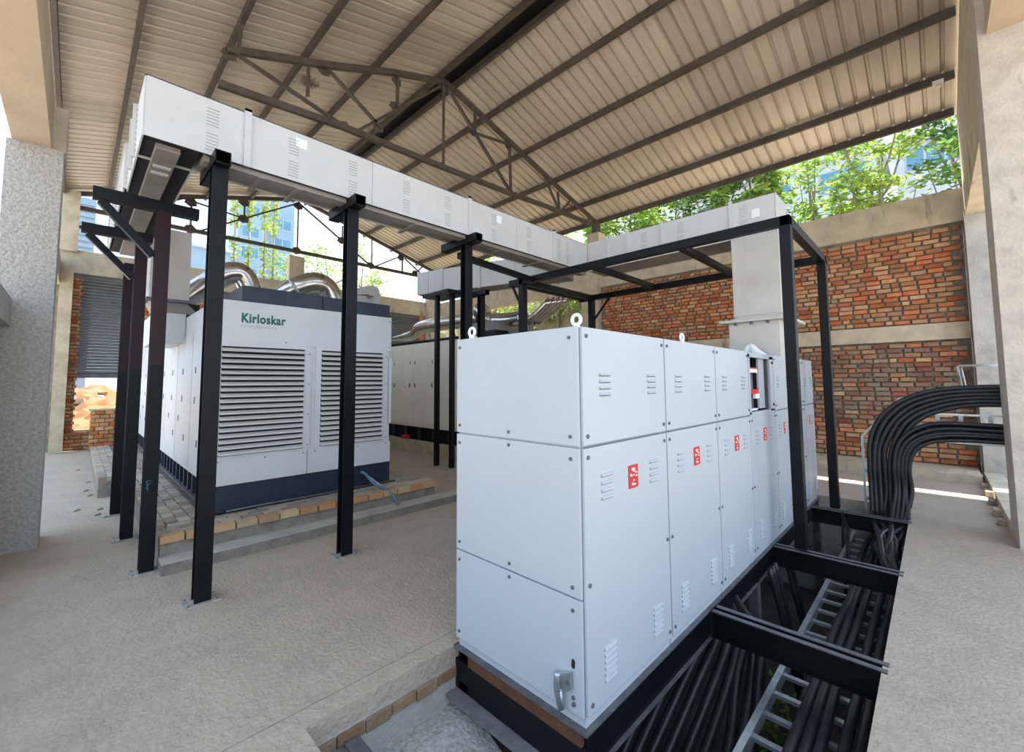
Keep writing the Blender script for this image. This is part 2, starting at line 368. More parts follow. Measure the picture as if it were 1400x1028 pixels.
# ---- front wall (y = -.56), camera side: columns, ring beam, gable, curb
wf = MB(); wf.prism([(7.6, 5.5), (12.28, 5.5), (12.28, 7.1), (7.6, 8.4)], 'y', -.86, -.6, 'conc')
wallf = struct(wf.build('wall_front', origin=(9, -.7, 4.9)))
MB().box((7.85, -.9, 4.9), (12.28, -.58, 5.5), 'conc').build('ring_beam', wallf)
MB().box((7.15, -1.3, 0), (7.85, -.56, 8.4), 'colw').build('column', wallf)
MB().box((-4, -1.3, 5.75), (7.15, -.63, 6.5), 'smooth').build('ring_beam', wallf)
MB().box((11.6, -.9, 0), (12.28, -.56, 5.0), 'concg').build('column', wallf)
MB().box((7.85, -.78, 0), (11.6, -.55, .14), 'conc').build('curb', wallf)
for k, (x, s_) in enumerate(((8.1, .16), (8.6, .22), (9.3, .2), (9.9, .25), (10.6, .2))):
    MB().box((x, -.56, .0), (x+s_, -.47, .07+.02*(k % 2)), 'paver').build('stone', wallf, bevel=.01)

# ============================================================ ROOF
ZR = 8.97; SL = .28
def zr(x): return ZR-SL*abs(x-5.8)
ceil = struct(MB().box((5.66, -.56, ZR+.03), (5.94, 17.3, ZR+.05), 'sheet').build('ceiling', origin=(5.8, 8, 9)))
def sheet_mesh(side):
    # one roof sheet 1 m wide with four ribs, from ridge to eave
    prof = []
    for k in range(4):
        y = k*.25
        prof += [(y, 0), (y+.18, 0), (y+.19, .05), (y+.23, .05), (y+.25, 0)]
    n = len(prof); vs = []
    xs = (0, 6.45) if side > 0 else (0, -6.35)
    for t in (0, .004):
        for x in xs:
            for (y, z) in prof: vs.append((x, y, z-abs(x)*SL+t))
    fs = []
    for i in range(n-1):
        fs.append((i, i+1, n+i+1, n+i)); fs.append((2*n+i, 3*n+i, 3*n+i+1, 2*n+i+1))
    fs += [(0, n, 3*n, 2*n), (n-1, 3*n-1, 4*n-1, 2*n-1)]
    mb = MB(); mb.add(vs, fs, 'sheet'); return mb.mesh('roof_sheet')
sm = {1: sheet_mesh(1), -1: sheet_mesh(-1)}
for side in (1, -1):
    for k in range(18):
        inst('roof_sheet', sm[side], ceil, (5.8, -.62+k*1.0, ZR+(k % 2)*.003))
MB().box((5.56, -.56, ZR-.06), (5.99, 17.25, ZR-.03), 'black').build('ridge_gap_shade', ceil)  # black strip stands in for the unlit gap between the ridge purlins
def cprof(w, h, t=.008):
    return [(-w/2, -h/2), (w/2, -h/2), (w/2, -h/2+.025), (w/2-t, -h/2+.025), (w/2-t, -h/2+t), (-w/2+t, -h/2+t), (-w/2+t, h/2-t), (w/2, h/2-t), (w/2, h/2), (-w/2, h/2)]
for x in (12.05, 11.08, 9.75, 8.45, 7.05, 6.0, 5.55, 4.1, 2.8, 1.65, .45, -.45):
    z = zr(x)-.075; mb = MB()
    mb.bar((x, -.56, z), (x, 17.25, z), 0, 0, 'purlin', prof=cprof(.07, .14))
    mb.build('purlin', ceil)
def truss(name, y, xa, nodes, label, kind_l):
    t = thing(name, (5.8, y, 6.8), label, 'truss', None)
    return t
def seg(t, name, p, q, w=.08, d=.07, m='truss'):
    # angle section member
    mb = MB(); pr = [(-w/2, -d/2), (w/2, -d/2), (w/2, -d/2+.014), (-w/2+.014, -d/2+.014), (-w/2+.014, d/2), (-w/2, d/2)]
    mb.bar(p, q, 0, 0, m, up=(0, 1, 0), prof=pr); return mb.build(name, t)
def gus(t, x, z, y, r=.13):
    pts = [(x+r*math.cos(a)*(1.0 if i % 2 else .8), z+r*.8*math.sin(a)) for i, a in enumerate([k*math.pi/3+.3 for k in range(6)])]
    MB().prism(pts, 'y', y-.008, y+.008, 'truss').build('gusset_plate', t)
Y1 = 7.75
t = truss('roof_truss', Y1, 0, 0, 'near roof truss with a drooping left half above the long white duct', 0)
A_ = (5.72, 8.78); 
lc = [(1.35, 6.5), (3.3, 6.66), (5.66, 6.72), (7.92, 6.8), (9.3, 6.88), (11.95, 6.98)]
tcl = [(1.45, 7.12), (2.99, 7.7), (4.39, 8.3), A_]
tcr = [A_, (7.6, 8.28), (9.8, 7.66), (11.95, 7.08)]
for a, b in zip(lc, lc[1:]): seg(t, 'bottom_chord', (a[0], Y1, a[1]), (b[0], Y1, b[1]), .11, .09)
for a, b in zip(tcl, tcl[1:]): seg(t, 'top_chord', (a[0], Y1, a[1]), (b[0], Y1, b[1]), .11, .09)
for a, b in zip(tcr, tcr[1:]): seg(t, 'top_chord', (a[0], Y1, a[1]), (b[0], Y1, b[1]), .11, .09)
web = [((1.5, 7.15), (3.35, 6.7)), ((2.99, 7.7), (4.15, 6.98)), ((3.6, 6.68), (5.6, 8.62)), ((4.5, 8.3), (4.5, 7.6)), ((5.68, 6.72), (5.68, 8.7)), ((5.8, 8.7), (7.92, 6.82)), ((6.65, 8.5), (6.65, 7.95)), ((6.65, 7.95), (7.85, 8.15)),
       ((7.85, 8.15), (7.9, 6.85)), ((9.3, 7.75), (9.95, 6.95)), ((10.5, 7.4), (10.05, 6.95)), ((9.9, 7.5), (9.98, 6.95)), ((2.7, 7.5), (2.7, 6.95)), ((11.5, 7.15), (11.5, 6.98))]
for a, b in web: seg(t, 'web_member', (a[0], Y1+.02, a[1]), (b[0], Y1+.02, b[1]), .07 if abs(a[0]-5.7) < .3 else .05, .06)
for x, z in ((5.7, 8.66), (3.4, 6.72), (5.68, 6.76), (7.92, 6.86), (2.99, 7.62), (4.5, 8.2), (4.45, 7.62), (9.98, 6.98), (1.5, 7.1), (6.62, 7.97), (7.85, 8.1), (4.1, 7.0)): gus(t, x, z, Y1+.05)
MB().box((11.8, 7.68, 6.72), (12.05, 7.85, 7.12), 'truss').build('bearing_post', t)
nest = MB(); rn = random.Random(5)
for k in range(60):
    a = rn.uniform(0, 6.28); r = rn.uniform(.05, .2); c = Vector((2.75+rn.uniform(-.08, .08), Y1+.2, 7.33+rn.uniform(-.05, .07)))
    nest.tube([c+Vector((math.cos(a)*r, math.sin(a)*r*.6, rn.uniform(-.04, .04))), c-Vector((math.cos(a+.7)*r, math.sin(a+.7)*r*.6, rn.uniform(-.06, .04)))], .007, 'bark', n=4)
tag(nest.build('bird_nest'), 'clump of brown twigs lodged in the near roof truss', 'nest')
# hanger from the drooping truss end to the purlin
seg(t, 'hanger', (1.6, Y1, 7.1), (1.65, Y1, 7.68), .05, .05)
Y2 = 16.98
t = truss('roof_truss', Y2, 0, 0, 'far gable roof truss silhouetted against the sky over the back wall', 0)
seg(t, 'bottom_chord', (-.4, Y2, 6.8), (11.9, Y2, 6.8), .12, .1, 'purlin')
seg(t, 'top_chord', (-.45, Y2, 7.12), (5.8, Y2, 8.85), .12, .1, 'purlin'); seg(t, 'top_chord', (5.8, Y2, 8.85), (12.05, Y2, 7.12), .12, .1, 'purlin')
for a, b in (((5.68, 6.8), (5.68, 8.8)), ((5.7, 8.7), (2.6, 6.8)), ((5.7, 8.7), (8.7, 6.8)), ((3.9, 7.6), (3.9, 8.2)), ((3.9, 7.6), (2.1, 7.8)), ((2.4, 6.8), (2.4, 7.9)), ((2.2, 7.8), (.6, 6.8)), ((.7, 7.4), (.7, 6.8)), ((7.4, 7.65), (7.4, 8.25)), ((8.7, 6.8), (8.7, 8.0)), ((8.8, 6.8), (10.2, 7.6)), ((10.2, 7.6), (10.2, 6.8)), ((10.3, 7.5), (11.4, 6.8)), ((11.3, 7.3), (10.9, 6.9))):
    seg(t, 'web_member', (a[0], Y2+.01, a[1]), (b[0], Y2+.01, b[1]), .055, .05, 'purlin')
for x, z in ((5.7, 8.6), (3.9, 7.6), (2.4, 6.85), (2.4, 7.75), (5.68, 6.85), (7.4, 7.65), (8.7, 6.85), (10.15, 7.5), (.7, 6.85), (10.9, 6.9), (3.9, 8.2)): gus(t, x, z, Y2+.05, .2)
for z in (5.95,):
    tag(MB().bar((-.45, 17.0, 6.3), (1.3, 17.0, 6.12), .08, .08, 'purlin').build('rail'), 'dark steel rail across the gap left above the shuttered opening', 'rail')
lm = MB(); lm.box((11.04, -.42, 7.32), (11.14, -.26, 7.40), 'white'); lm.tube([(11.08, -.34, 7.32), (11.06, -.34, 7.26)], .045, 'white')
tag(lm.build('lamp_fitting', bevel=.01), 'small white lamp fitting on the purlin near the right column', 'lamp')

# ============================================================ SWITCHBOARD CABINETS
XB = [1.93, 2.955, 3.955, 4.9, 5.87, 6.65, 7.4, 8.15]
CL = ['white switchgear cabinet at the near end of the row, with galvanised latch and end panels',
      'second white switchgear cabinet of the row, red sign on its tall door',
      'third white switchgear cabinet, next before the open one',
      'white switchgear cabinet with its upper door missing, copper and breakers exposed',
      'white switchgear cabinet just past the open one under the beige riser',
      'white switchgear cabinet behind the front right post of the black frame',
      'last white switchgear cabinet at the far end of the row, nearest the brick wall']
YF, YBk, H = 1.374, 2.45, 2.12
for i in range(7):
    a, b = XB[i], XB[i+1]
    t = thing('switchgear_cabinet', ((a+b)/2, 1.9, 0.0), CL[i], 'cabinet', 'switchgear cabinets in the row')
    e = a+.018 if i == 0 else a+.003; f_ = b-.003
    if i != 3: MB().box((e, YF+.03, .055), (f_, YBk, H-.005), 'panel').build('body', t, bevel=.004)
    else:
        mb = MB(); mb.box((e, YF+.03, .055), (f_, YBk, 1.44), 'panel'); mb.box((e, 2.3, 1.44), (f_, YBk, H-.005), 'panel')
        mb.box((e, YF+.03, H-.03), (f_, 2.3, H-.005), 'panel'); mb.box((e, YF+.03, 1.44), (e+.02, 2.3, H-.03), 'panel'); mb.box((f_-.02, YF+.03, 1.44), (f_, 2.3, H-.03), 'panel')
        mb.build('body', t)
        mb = MB(); z0, z1 = 1.46, 2.09; w = .05
        mb.box((a+.01, YF, z0), (a+.01+w, YF+.03, z1), 'panel'); mb.box((b-.165, YF, z0), (b-.01, YF+.03, z1), 'panel'); mb.box((a+.01, YF, z0-.015), (b-.01, YF+.03, z0+.02), 'panel'); mb.box((a+.01, YF, z1-.03), (b-.01, YF+.03, z1+.02), 'panel')
        for zz in (1.53, 2.02): mb.tube([(b-.06, YF-.012, zz), (b-.06, YF+.01, zz)], .016, 'dark')
        mb.build('door_frame', t)
        MB().box((a+.02, YF+.14, 1.46), (b-.03, YF+.16, 2.09), 'dark').build('shade_backing', t)  # near-black sheet paints in the shade inside the open compartment
        MB().box((a+.50, YF+.035, 1.50), (a+.70, YF+.06, 2.06), 'panel').build('partition', t, bevel=.002)
        MB().box((b-.19, YF+.02, 1.48), (b-.165, YF+.13, 2.08), 'steel').build('side_strip', t)
        for zz, m_ in ((1.90, 'white'), (1.66, 'red')):
            mb = MB(); mb.box((a+.16, YF+.04, zz), (a+.47, YF+.08, zz+.04), m_); mb.box((a+.16, YF+.036, zz+.04), (a+.47, YF+.08, zz+.055), 'red'); mb.build('busbar_clamp', t)
        for k in range(3):
            MB().tube([(a+.22+k*.09, YF+.1, 1.5), (a+.22+k*.09, YF+.1, 1.9)], .026, ('steel', 'galv', 'steel')[k], n=10).build('busbar', t)
        MB().box((a+.34, YF+.03, 1.615), (a+.47, YF+.06, 1.665), 'paper').build('breaker', t)
        MB().box((a+.16, YF+.05, 1.485), (a+.47, YF+.09, 1.505), 'paper').build('shelf', t)
    # plinth
    MB().box((e+.006, YF+.02, 0.0), (f_, YBk, .055), 'panel').build('plinth', t)
    doors = [(.06, 1.445)] + ([(1.46, 2.115)] if i != 3 else [])
    for z0, z1 in doors:
        mb = MB(); da, db = a+.01+(.012 if i == 0 else 0), b-.006; w = db-da
        mb.box((da, YF, z0), (db, YF+.022, z1), 'panel')
        sc = [(da+.035, z0+.05), (db-.035, z0+.05), (da+.035, z1-.05), (db-.035, z1-.05)]
        if z1-z0 > 1: sc += [(da+.03, .72), (db-.03, .72)]
        for x, z in sc: mb.tube([(x, YF-.008, z), (x, YF+.006, z)], .0125, 'steel', n=8)
        d = mb.build('door', t, bevel=.003)
        vg = MB()
        groups = [(1.73, 4, .038)] if z0 > 1 else [(1.145, 4, .042), (.165, 6, .033)]
        for zb, n, st in groups:
            for fx in (.16, .74):
                x0 = da+fx*w; ww = min(.115, .15*w)
                for k in range(n):
                    z = zb+k*st
                    vg.prism([(YF, z), (YF-.011, z+.003), (YF-.008, z+.012), (YF, z+.016)], 'x', x0, x0+ww, 'panel')
                    vg.box((x0, YF-.002, z-.004), (x0+ww, YF+.001, z+.001), 'steel')
        vg.build('vent', d, kind='stuff')
        if z0 < 1 and i != 5:
            s_ = MB(); xc = da+.52*w; ww = .115 if i < 4 else .07
            s_.box((xc-ww/2, YF-.004, 1.15), (xc+ww/2, YF+.001, 1.29), 'red')
            r = random.Random(i)
            for (u, v, du, dv) in ((.3, .78, .35, .1), (.45, .7, .25, .05), (.15, .52, .12, .12), (.35, .52, .1, .06), (.7, .62, .2, .06), (.7, .48, .2, .06), (.5, .56, .1, .04), (.45, .3, .14, .07), (.3, .12, .4, .07), (.35, .2, .1, .05)):
                s_.box((xc-ww/2+u*ww, YF-.0055, 1.15+v*.14), (xc-ww/2+(u+du)*ww, YF-.003, 1.15+(v+dv)*.14), 'white')
            s_.build('warning_sign', d)
    if i == 0:
        for z0, z1 in ((.058, .645), (.655, 1.447), (1.458, 2.118)):
            mb = MB(); mb.box((XB[0]-.0, YF+.018, z0), (XB[0]+.018, YBk+.005, z1), 'panel')
            sc = [(YF+.075, z0+.05), (YF+.075, z1-.06), (YBk-.03, z0+.05), (YBk-.03, z1-.06)]
            if z0 < 1.4: sc.append((1.93, z1-.03))
            if z0 > .5: sc.append((1.93, z0+.04))
            for y, z in sc: mb.tube([(1.922, y, z), (1.936, y, z)], .011, 'steel', n=8)
            mb.build('end_panel', t, bevel=.003)
        MB().prism([(YF+.078+.012*math.cos(k*math.pi/4)*1.0, .31+(.013*math.sin(k*math.pi/4))+(.012 if math.sin(k*math.pi/4) > 0 else -.012)) for k in range(8)], 'x', 1.927, 1.936, 'dark').build('keyhole', t)
        lt = MB(); lt.prism([(1.455, .275), (1.455, .19), (1.485, .16), (1.535, .19), (1.545, .235)], 'x', 1.905, 1.925, 'galv')
        lt.tube([(1.918, 1.47, .22), (1.9, 1.47, .22)], .014, 'steel')
        l = lt.build('latch', t, bevel=.002)
        hd = MB(); hd.tube([(1.9, 1.538, .245), (1.895, 1.535, .2), (1.895, 1.53, .12), (1.9, 1.52, .06)], [.018, .02, .017, .013], 'galv', n=10, samp=3)
        hd.tube([(1.9, 1.515, .17), (1.898, 1.51, .10), (1.905, 1.505, .07)], .009, 'galv'); hd.tube([(1.9, 1.56, .165), (1.88, 1.535, .16), (1.9, 1.508, .165)], .005, 'steel', n=6, samp=4)
        hd.build('handle', l)
        for z in (.14, .105): MB().tube([(1.92, 1.452, z), (1.935, 1.452, z)], .01, 'steel').build('screw', t)
    if i in (0, 1):
        for (x, y) in (((1.975, 2.34), (2.02, 1.46)) if i == 0 else ((3.5, 1.47),)):
            mb = MB(); n = 20
            mb.tube([(x+(.0 if i == 0 else .030*math.sin(2*math.pi*k/n)), y+(.030*math.sin(2*math.pi*k/n) if i == 0 else 0), 2.168+.030*math.cos(2*math.pi*k/n)) for k in range(n+1)], .0105, 'paper', n=8, cap=False)
            mb.tube([(x, y, 2.115), (x, y, 2.15)], [.025, .018], 'paper', n=10); mb.build('lifting_eye', t)

# steel base frame under the row
t = thing('base_frame', (5.0, 1.9, -.3), 'dark rust-streaked steel base frame under the row of white cabinets', 'frame')
MB().box((1.915, YF-.012, -.012), (8.2, YBk+.02, 0), 'steel').build('top_flange', t)
MB().box((1.922, YF+.03, -.085), (1.985, YBk-.13, -.02), 'rust').build('rusty_channel', t)
MB().box((1.93, YF, -.27), (1.95, YBk+.02, -.085), 'black').build('end_beam', t)
MB().box((1.95, YF+.01, -.22), (8.2, YF+.03, -.016), 'black').build('side_beam', t)
MB().box((1.95, YF-.005, -.24), (8.2, YF+.05, -.22), 'steel').build('side_flange', t)
MB().box((1.95, YBk-.02, -.27), (8.2, YBk, -.016), 'black').build('side_beam', t)
MB().box((1.84, YF-.05, -.29), (1.935, YBk+.0, -.275), 'ledge').build('ledge_angle', t)
for x in (1.93, 4.9, 8.1):
    for y in (YF+.02, YBk-.1): MB().box((x, y-.02, -1.5), (x+.09, y+.07, -.22), 'steel').build('leg', t)

# bars across the left end of the pit
for k, (x, zt, lb) in enumerate(((1.17, -.17, 'short grey steel beam across the open left end of the pit'),)):
    mb = MB(); mb.bar((x, .33, zt-.08), (x, 2.42, zt-.08), 0, 0, 'steel', prof=hprof(.085, .16)); tag(mb.build('pit_beam', origin=(x, 1.4, zt-.16)), lb, 'beam')
mb = MB(); mb.bar((.94, 1.5, -.52), (1.93, 1.5, -.52), 0, 0, 'rust', prof=hprof(.08, .16)); tag(mb.build('pit_beam'), 'rusty brown steel beam low in the pit beside the rubble', 'beam')
for k, (x, lb) in enumerate(((3.66, 'black double-channel beam bridging the cable pit nearest the camera'), (5.5, 'black double-channel beam bridging the pit under the front right frame post'), (7.52, 'black beam bridging the pit at its far end by the vertical cables'))):
    t = thing('pit_beam', (x, .85, -.2), lb, 'beam', 'beams bridging the cable pit')
    for s_ in (-1, 1):
        mb = MB(); xx = x+s_*.045
        mb.prism([(xx-s_*.028, -.19), (xx+s_*.03, -.19), (xx+s_*.03, -.18), (xx-s_*.018, -.18), (xx-s_*.018, -.01), (xx+s_*.03, -.01), (xx+s_*.03, 0), (xx-s_*.028, 0)], 'y', .3, YF-.02, 'black'); mb.build('channel', t)
        MB().box((xx-.02, .3, 0), (xx+.022, YF-.03, .004), 'steel').build('top_edge', t)

# ============================================================ CABLE LADDER AND CABLES
t = thing('cable_ladder', (4.5, .65, -.42), 'galvanised cable ladder lying along the pit beside the concrete strip', 'cable ladder')
for y in (.37, .93):
    mb = MB(); mb.box((2.1, y-.012, -.44), (7.95, y+.012, -.34), 'galv'); mb.box((2.1, y-.02, -.345), (7.95, y+.02, -.338), 'galv'); mb.build('rail', t)
for k in range(22):
    mb = MB(); x = 2.3+k*.26; mb.box((x-.02, .37, -.43), (x+.02, .93, -.405), 'galv'); mb.build('rung', t)
t = thing('cable_ladder', (8.1, .5, -.3), 'galvanised cable ladder rising from the pit and bending over to the right wall opening', 'cable ladder')
XL = 8.12
outer = [(.79, -.3), (.79, 1.0), (.36, 1.55), (-.1, 1.68), (-.95, 1.68)]
inner = [(.31, .1), (.31, .9), (.2, 1.0), (-.95, 1.0)]
mid = [(.05, 1.36), (-.95, 1.35)]
for P_, nm in ((outer, 'rail'), (inner, 'rail'), (mid, 'rail')):
    for a, b in zip(P_, P_[1:]):
        mb = MB(); mb.bar((XL-.13, *a), (XL-.13, *b), .025, .022, 'galv', up=(1, 0, 0)); mb.bar((XL-.05, *a), (XL-.05, *b), .10, .012, 'galv', up=(0, a[1]-b[1], b[0]-a[0])); mb.build(nm, t)
for a, b in (((.79, .1), (.31, .1)), ((.79, .5), (.31, .5)), ((.79, .92), (.31, .85)), ((.56, 1.27), (.26, .93)), ((-.0, 1.36), (-.02, 1.0)), ((-.22, 1.35), (-.22, 1.0)), ((-.48, 1.35), (-.48, 1.0)), ((.3, 1.5), (.12, 1.02)), ((.62, 1.18), (.3, .95))):
    MB().bar((XL+.02, *a), (XL+.02, *b), .04, .02, 'galv', up=(1, 0, 0)).build('rung', t)
t = thing('guard_rail', (8.6, -.3, 1.7), 'bent galvanised tube rail standing behind the upper cable bundle', 'rail')
MB().tube([(8.6, -.26, 1.72), (8.6, -.235, 1.99), (8.6, -.26, 2.0), (8.6, -.9, 2.0)], .016, 'galv').build('tube', t)
MB().tube([(8.6, -.3, 1.72), (8.6, -.27, 1.98)], .012, 'galv').build('brace', t)

rc = random.Random(21)
def cable(pts, r, label, group, samp=5):
    mb = MB(); mb.tube(pts, r, 'cable', n=10, samp=samp); return tag(mb.build('cable'), label, 'cable', group)
# upper bundle
ORD = ['outermost', 'second from outside', 'third from outside', 'third from inside', 'second from inside', 'innermost']
for k in range(12):
    lay = k % 6; dep = k//6                                   # lay: inside to outside of the bend
    yv = .45+lay*.052; zt = 1.50+lay*.036; x = 7.92+dep*.075+rc.uniform(-.01, .01)
    IN = [(.45, .25), (.45, .55), (.42, .82), (.35, 1.03), (.21, 1.24), (0, 1.39), (-.35, 1.49), (-.95, 1.50)]
    OU = [(.71, .25), (.72, .6), (.71, .88), (.65, 1.12), (.52, 1.34), (.30, 1.55), (-.1, 1.69), (-.95, 1.73)]
    up = [(x, a[0]+(b[0]-a[0])*lay/5+rc.uniform(-.01, .01), a[1]+(b[1]-a[1])*lay/5) for a, b in zip(IN, OU)]
    if k in (0, 1, 3, 4, 5):
        q = [0, 1, 3, 4, 5].index(k); yl = [.425, .50, .60, .665, .73][q]
        tail = [(2.0, yl-.03, -.36), (3.0, yl-.01, -.355), (4.0, yl+rc.uniform(-.012, .012), -.35), (4.8, yl, -.35), (5.6, yl+rc.uniform(-.02, .02), -.35), (6.6, yl+rc.uniform(-.03, .03), -.34), (7.4, (yl+yv)/2+rc.uniform(-.03, .03), -.3), (x-.12, yv, -.22)]
        lb = 'thick black cable on the pit ladder, ' + ['nearest the concrete strip', 'second from the concrete strip', 'in the middle of five', 'second from the cabinet side', 'nearest the cabinets'][q]
        pts = tail+up; gname = 'cables running the length of the ladder'
    else:
        tail = [(6.0+rc.uniform(-.3, .3), .3, -.3), (6.4+rc.uniform(-.1, .1), .42+rc.uniform(0, .1), -.26+rc.uniform(0, .1)), (6.95, .5+rc.uniform(-.08, .14), -.2+rc.uniform(0, .12)), (7.5, yv+rc.uniform(-.08, .05), -.14+rc.uniform(0, .1)), (x-.08, yv+rc.uniform(-.03, .03), .0)]
        lb = 'black cable of the upper bundle, ' + ORD[5-lay] + (' of the rear layer' if dep else ' of the front layer')
        pts = tail+up; gname = 'cables arching from the pit in the upper bundle'
    cable(pts, .031, lb, gname)
for k in range(10):
    lay = k % 5; dep = k//5
    yv = .30+lay*.034; zt = 1.05+lay*.042; x = 7.84+dep*.06
    pts = [(6.1+rc.uniform(-.25, .3), .3, -.28), (6.5+rc.uniform(-.1, .1), .38+rc.uniform(0, .1), -.22+rc.uniform(-.04, .06)), (7.1, .5+rc.uniform(-.08, .1), -.16+rc.uniform(-.03, .08)), (7.6, yv+.05+rc.uniform(-.04, .04), -.05), (x, yv+rc.uniform(-.015, .03), .3)]+[(x, a[0]+(b[0]-a[0])*lay/4, a[1]+(b[1]-a[1])*lay/4+.012*math.sin(k*2)) for a, b in zip([(.3, .58), (.27, .78), (.18, .93), (0, 1.02), (-.35, 1.05), (-.95, 1.04)], [(.45, .6), (.42, .84), (.34, 1.02), (.17, 1.17), (-.1, 1.24), (-.95, 1.22)])]
    cable(pts, .026, 'black cable of the lower bundle, ' + ['innermost', 'second from inside', 'middle', 'second from outside', 'outermost'][lay] + (' of the rear layer' if dep else ' of the front layer'), 'cables arching from the pit in the lower bundle')
# one cable slung under the near part of the ladder
cable([(4.9, .8, -.5), (4.3, .82, -.52), (3.6, .79, -.52), (3.1, .74, -.52), (2.4, .7, -.55)], .032, 'black cable slung beneath the rungs of the pit ladder near the camera', None)
# cables dropping from under the cabinets, sweeping towards the camera along the pit
A0 = [(3.59, 1.575), (3.715, 1.53), (3.82, 1.48), (3.93, 1.42), (4.05, 1.36), (4.09, 1.31), (4.10, 1.26), (4.09, 1.20), (4.08, 1.15)]
A1 = [(3.29, 1.70), (3.46, 1.655), (3.49, 1.57), (3.595, 1.48), (3.72, 1.40), (3.78, 1.335), (3.85, 1.26), (3.91, 1.20), (3.87, 1.13)]
A2 = [(2.89, 1.74), (2.97, 1.67), (3.05, 1.595), (3.13, 1.51), (3.22, 1.413), (3.32, 1.32), (3.43, 1.205), (3.48, 1.148), (3.58, 1.09)]
OR9 = ['leftmost', 'second from the left', 'third from the left', 'fourth from the left', 'middle one', 'fourth from the right', 'third from the right', 'second from the right', 'rightmost']
for k in range(9):
    (a0, b0), (a1, b1), (a2, b2) = A0[k], A1[k], A2[k]
    dx = (a0-a2)
    pts = [(a0+.45, 1.75, -.06), (a0+.3, max(1.5, b0), -.12), (a0+.15, (b0+1.5)/2, -.2), (a0, b0, -.32), (a1+rc.uniform(-.05, .05), b1+rc.uniform(-.02, .02), -.6), (a2, b2, -.85), (a2-dx*.8, b2, -1.08), (a2-dx*1.7, b2-.02, -1.2), (max(1.0, a2-dx*2.6), b2-.04, -1.28)]
    cable(pts, .037, 'black cable sweeping down from under the cabinets into the dark pit, '+OR9[k], 'cables hanging under the cabinets')
for k in range(5):
    x0 = 5.05+k*.1+(k//3)*.3
    pts = [(x0, 1.3, -.1), (x0+rc.uniform(-.03, .03), 1.22, -.5), (x0+rc.uniform(-.04, .04), 1.15, -.9), (x0+.05, 1.1, -1.35)]
    cable(pts, .024, ('leftmost', 'second', 'third', 'fourth', 'rightmost')[k]+' of five thin black cables hanging down behind the middle pit beam', 'thin cables behind the middle pit beam')
tag(MB().tube([(7.35, .98, .02), (7.1, .9, -.1), (6.5, .84, -.3), (6.2, .82, -.36)], .02, 'black', n=8).build('conduit'), 'thin black conduit slanting from the far pit beam onto the ladder', 'conduit')
tag(MB().tube([(7.35, .98, .02), (7.35, 1.0, -1.2)], .018, 'black', n=8).build('conduit'), 'thin black conduit running straight down from the far pit beam', 'conduit')
# weeds on the pit floor
wd = MB(); r = random.Random(4)
for k in range(160):
    c = Vector((4.35+r.gauss(0, .2), 1.2+r.gauss(0, .07), -1.5+r.uniform(0, .5))); a = Vector((r.uniform(-1, 1), r.uniform(-1, 1), r.uniform(-.2, 1))).normalized()*.05; b_ = Vector((-a.y, a.x, 0)).normalized()*.02
    wd.add([c-a, c+b_, c+a, c-b_], [(0, 1, 2, 3)], 'leafg')
wdo = tag(wd.build('weeds'), 'patch of green weeds at the bottom of the pit', 'weeds'); wdo['kind'] = 'stuff'

# ============================================================ BLACK FRAME OVER THE CABINETS
t = thing('support_frame', (6.6, 3.1, 0), 'tall black steel frame standing over the cabinets below the white duct', 'frame')
FX0, FX1, FY0, FY1, FZ = 5.52, 7.7, 1.06, 5.15, 3.67
for (x, y, zb) in ((FX0, FY0, 0.004), (FX1, FY0, -.02), (FX0, FY1, 0), (FX1, FY1, 0)):
    MB().box((x, y, zb), (x+.125, y+.11, FZ-.11), 'black').build('post', t, bevel=.006)
for a, b in (((FX0, FY0-.0, FZ-.11), (FX0+.1, FY1+.35, FZ)), ((FX1, FY0, FZ-.11), (FX1+.1, FY1+.35, FZ)), ((FX0, FY0, FZ-.11), (FX1+.1, FY0+.1, FZ-.001)), ((FX0, FY1, FZ-.111), (FX1+.1, FY1+.1, FZ-.002)), ((FX0+.05, 2.3, FZ-.09), (FX1, 2.4, FZ-.01)), ((FX0+.05, 3.7, FZ-.09), (FX1, 3.8, FZ-.01)), ((FX0+.05, FY1+.25, FZ-.09), (FX1, FY1+.33, FZ-.01))):
    MB().box(a, b, 'black').build('beam', t, bevel=.004)
for p, q in (((FX0+.05, FY1+.3, FZ-.1), (FX0+.05, FY1+.08, FZ-.5)), ((FX1+.03, FY1-.42, FZ-.1), (FX1+.05, FY1, FZ-.55)), ):
    MB().bar(p, q, .035, .035, 'black').build('brace', t)

# ============================================================ WHITE DUCTS
def flange(mb, axis, c, lo, hi, m='duct', o=.018):
    pass
vents = lambda mb, x, y, n, z0, st, w, ax='x': [mb.box((x, y-.006, z0+k*st), (x+w, y+.002, z0+k*st+.006), 'vline') if ax == 'x' else mb.box((x-.006, y, z0+k*st), (x+.002, y+w, z0+k*st+.006), 'vline') for k in range(n)]
t = thing('cable_duct', (3.5, 4.75, 3.85), 'long white sheet-metal duct carried on black posts across the hall', 'duct')
ZB, ZT = 3.85, 4.37; YD = 4.5
segs = [.30, 1.035, 2.3, 3.751, 4.7, 5.607, 6.6]
vx = [[.715], [1.40, 2.02], [2.70, 3.33], [4.17], [4.93], [5.7, 5.95]]
for k in range(6):
    a, b = segs[k], segs[k+1]
    mb = MB(); mb.box((a+.002, YD, ZB), (b-.002, YD+.012, ZT), 'duct'); mb.box((a+.002, YD, ZT-.012), (b-.002, YD+.5, ZT), 'duct'); mb.box((a+.002, YD+.488, ZB), (b-.002, YD+.5, ZT), 'duct')
    if k == 0: pass
    for x in vx[k]: 
        vents(mb, x, YD, 6, ZB+.04, .03, .095); vents(mb, x, YD, 6, ZB+.27, .03, .095)
    mb.build('duct_panel', t, bevel=.002)
